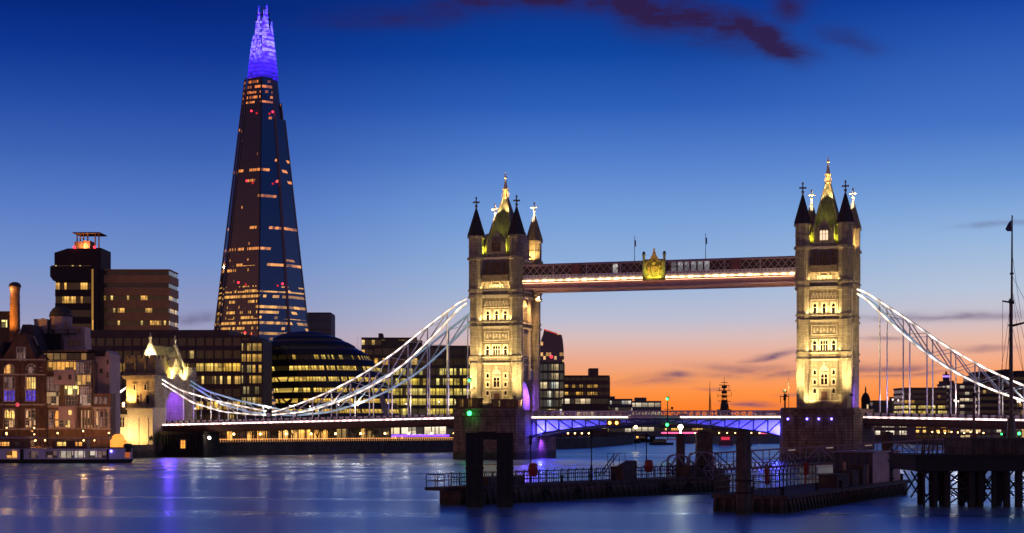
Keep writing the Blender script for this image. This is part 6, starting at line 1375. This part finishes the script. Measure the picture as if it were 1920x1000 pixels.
m.path([(X(1252), -.9, Z(862)), (X(1242), -.9, Z(866)), (X(1236), -.9, Z(878)), (X(1240), -.9, Z(890))], .14)
m.build('lattice', M['gang'], PG)
# jetty
JD = 186
JT = thing('jetty', 'heavy black timber jetty on cross-braced legs at the right edge', 'jetty', (at(1700, JD), JD, 0)); X = lambda px: at(px, JD) - at(1700, JD); Z = lambda y: zy(y, JD)
m = MB(); m.box(X(1702), X(1990), -3.5, 9, Z(882), Z(853)); m.box(X(1700), X(1990), -3.7, 9.2, Z(855), Z(852)); m.box(X(1702), X(1810), -3.6, -3.4, Z(868), Z(866)); m.build('deck', M['black'], JT)
m = MB(); m.box(X(1810), X(1990), -2.6, 9, Z(852), Z(823)); m.box(X(1808), X(1990), -2.8, 9, Z(824), Z(821))
for k in range(9): m.box(X(1812 + 20 * k), X(1812 + 20 * k) + .12, -2.72, -2.5, Z(852), Z(824))
m.build('parapet_block', M['rust'], JT)
for i, (px, yy, r_) in enumerate(((1720, -3.0, .14), (1742, -2.6, .3), (1752, 1.0, .34), (1764, -2.8, .34), (1776, 2.5, .3), (1808, -2.8, .42), (1818, 3.5, .4), (1826, -2.6, .34), (1842, 1.5, .36), (1850, -2.8, .3), (1874, -2.7, .4), (1884, 3.0, .4), (1896, -2.5, .36), (1912, 0, .32), (1925, -2.8, .4), (1750, 6, .34), (1800, 6.5, .4), (1860, 6.5, .4), (1905, 6.5, .4), (1835, 6.8, .36), (1780, 6.8, .34))):
    m = MB(); m.tube((X(px), yy, -3), (X(px), yy, Z(881)), r_, 8); m.build('leg', M['black'], JT)
m = MB()
for xa, xb in ((1720, 1742), (1764, 1808), (1850, 1874), (1896, 1925), (1826, 1850)):
    m.bar((X(xa), -2.7, Z(885)), (X(xb), -2.7, Z(915)), .14); m.bar((X(xb), -2.7, Z(915)), (X(xa), -2.7, Z(945)), .14)
    if xa > 1720: m.bar((X(xb), -2.75, Z(885)), (X(xa), -2.75, Z(915)), .14); m.bar((X(xa), -2.75, Z(915)), (X(xb), -2.75, Z(945)), .14); m.bar((X(xa), -2.7, Z(915)), (X(xb), -2.7, Z(915)), .18)
    m.build('bracing', M['black'], JT); m = MB()
    for yy in (3, 6.5): m.bar((X(xa), yy, Z(885)), (X(xb) + .5, yy, Z(935)), .16); m.bar((X(xb) + .5, yy, Z(885)), (X(xa), yy, Z(935)), .16); m.build('bracing', M['black'], JT); m = MB()
m.plate([(X(1702), Z(882)), (X(1717), Z(882)), (X(1719), Z(890)), (X(1720), Z(896)), (X(1716), Z(888)), (X(1709), Z(884))], -3.1, -2.9); m.plate([(X(1721), Z(896)), (X(1723), Z(889)), (X(1730), Z(884)), (X(1740), Z(882)), (X(1722), Z(882))], -3.1, -2.9)
m.build('bracket', M['black'], JT)
for xa, xb in ((1744, 1764), (1808, 1850), (1874, 1896)): m = MB(); m.box(X(xa), X(xb), .4, .7, Z(940), Z(882)); m.build('fender_panel', M['black'], JT)
m = MB(); railing(m, (X(1716), -3.3), (X(1808), -3.3), Z(852), 1.5, 1.1, .05, 1)
for k in range(10): m.box(X(1756 + 5.2 * k), X(1756 + 5.2 * k) + .14, -3.36, -3.24, Z(852), Z(828))
m.box(X(1756), X(1808), -3.4, -3.2, Z(838), Z(824)); 
for px in (1718, 1722, 1730, 1738, 1746): m.bar((X(px), -2.4, Z(852)), (X(px + 3), -2.4, Z(824)), .14)
m.build('railing', M['rust'], JT)
MSD = 187
MT = thing('ship_mast', 'tall dark ship mast with yards, rigging and a small drooping pennant', 'mast', (at(1896, MSD), MSD, zy(822, MSD)))
u = MSD / F; Z = lambda y: (822 - y) * u
m = MB(); m.ngon(0, 0, 9 * u, Z(822), Z(785), 8, r2=7 * u); m.tube((0, 0, Z(790)), (-.5 * u, 0, Z(560)), 3.8 * u, 8, 3.2 * u); m.tube((.8 * u, 0, Z(600)), (1.8 * u, 0, Z(404)), 2.4 * u, 8, 1.3 * u); m.cbox(0, 0, Z(612), 10 * u, 6 * u, .2); m.cbox(0, 0, Z(568), 9 * u, 6 * u, .3); m.cbox(1 * u, 0, Z(515), 6 * u, 5 * u, .2)
m.build('spar', plain('varnished_spar', (.05, .035, .035), .4), MT)
m = MB(); m.tube((-18 * u, -.3, Z(565)), (4 * u, -.3, Z(569)), .09, 6, .12); m.tube((2 * u, -.2, Z(611)), (30 * u, -.4, Z(604)), .16, 6, .1); m.build('yard', M['black'], MT)
m = MB()
for x0_, y0_, x1_, y1_ in ((-1, 570, -40, 815), (-1, 610, -30, 815), (0, 560, -22, 815), (1, 545, -14, 815), (3, 550, 40, 720), (3, 520, 60, 640), (2, 548, 34, 815), (1, 470, 14, 600), (1, 610, 46, 815), (-16, 566, -22, 815)): m.tube((x0_ * u, 0, Z(y0_)), (x1_ * u, -1.0, Z(y1_)), .02, 4)
m.build('rigging', M['black'], MT)
m = MB(); m.plate([(0, Z(413)), (-5 * u, Z(418)), (-11 * u, Z(430)), (-7 * u, Z(434)), (0, Z(434))], -.04, .04); m.build('pennant', plain('pennant_cloth', (.05, .035, .08), .8), MT)
TP = thing('pole', 'thin rusty pole standing on the jetty left of the ship mast', 'pole', (at(1826, 185), 185, zy(822, 185))); m = MB(); m.tube((0, 0, 0), (0, 0, 82 * 185 / F), .15, 8, .12); m.ngon(0, 0, .3, 0, .3); m.build('shaft', plain('rusty_pole_paint', (.14, .05, .035), .6), TP); m = MB(); m.ngon(0, 0, .2, 4.6, 4.9); m.build('cap', M['black'], TP)
for px, r_ in ((1878, .1), (1911, .16)):
    s_ = thing('navigation_light', 'small green navigation light on the jetty %s the base of the mast' % ('left of' if px < 1890 else 'right of'), 'navigation light', (at(px, 184), 184, zy(822, 184))); m = MB(); m.tube((0, 0, 0), (0, 0, .35), .06, 6); m.build('stem', M['black'], s_); m = MB(); m.ball(0, 0, .35 + r_, r_); m.build('lens', M['green'], s_)
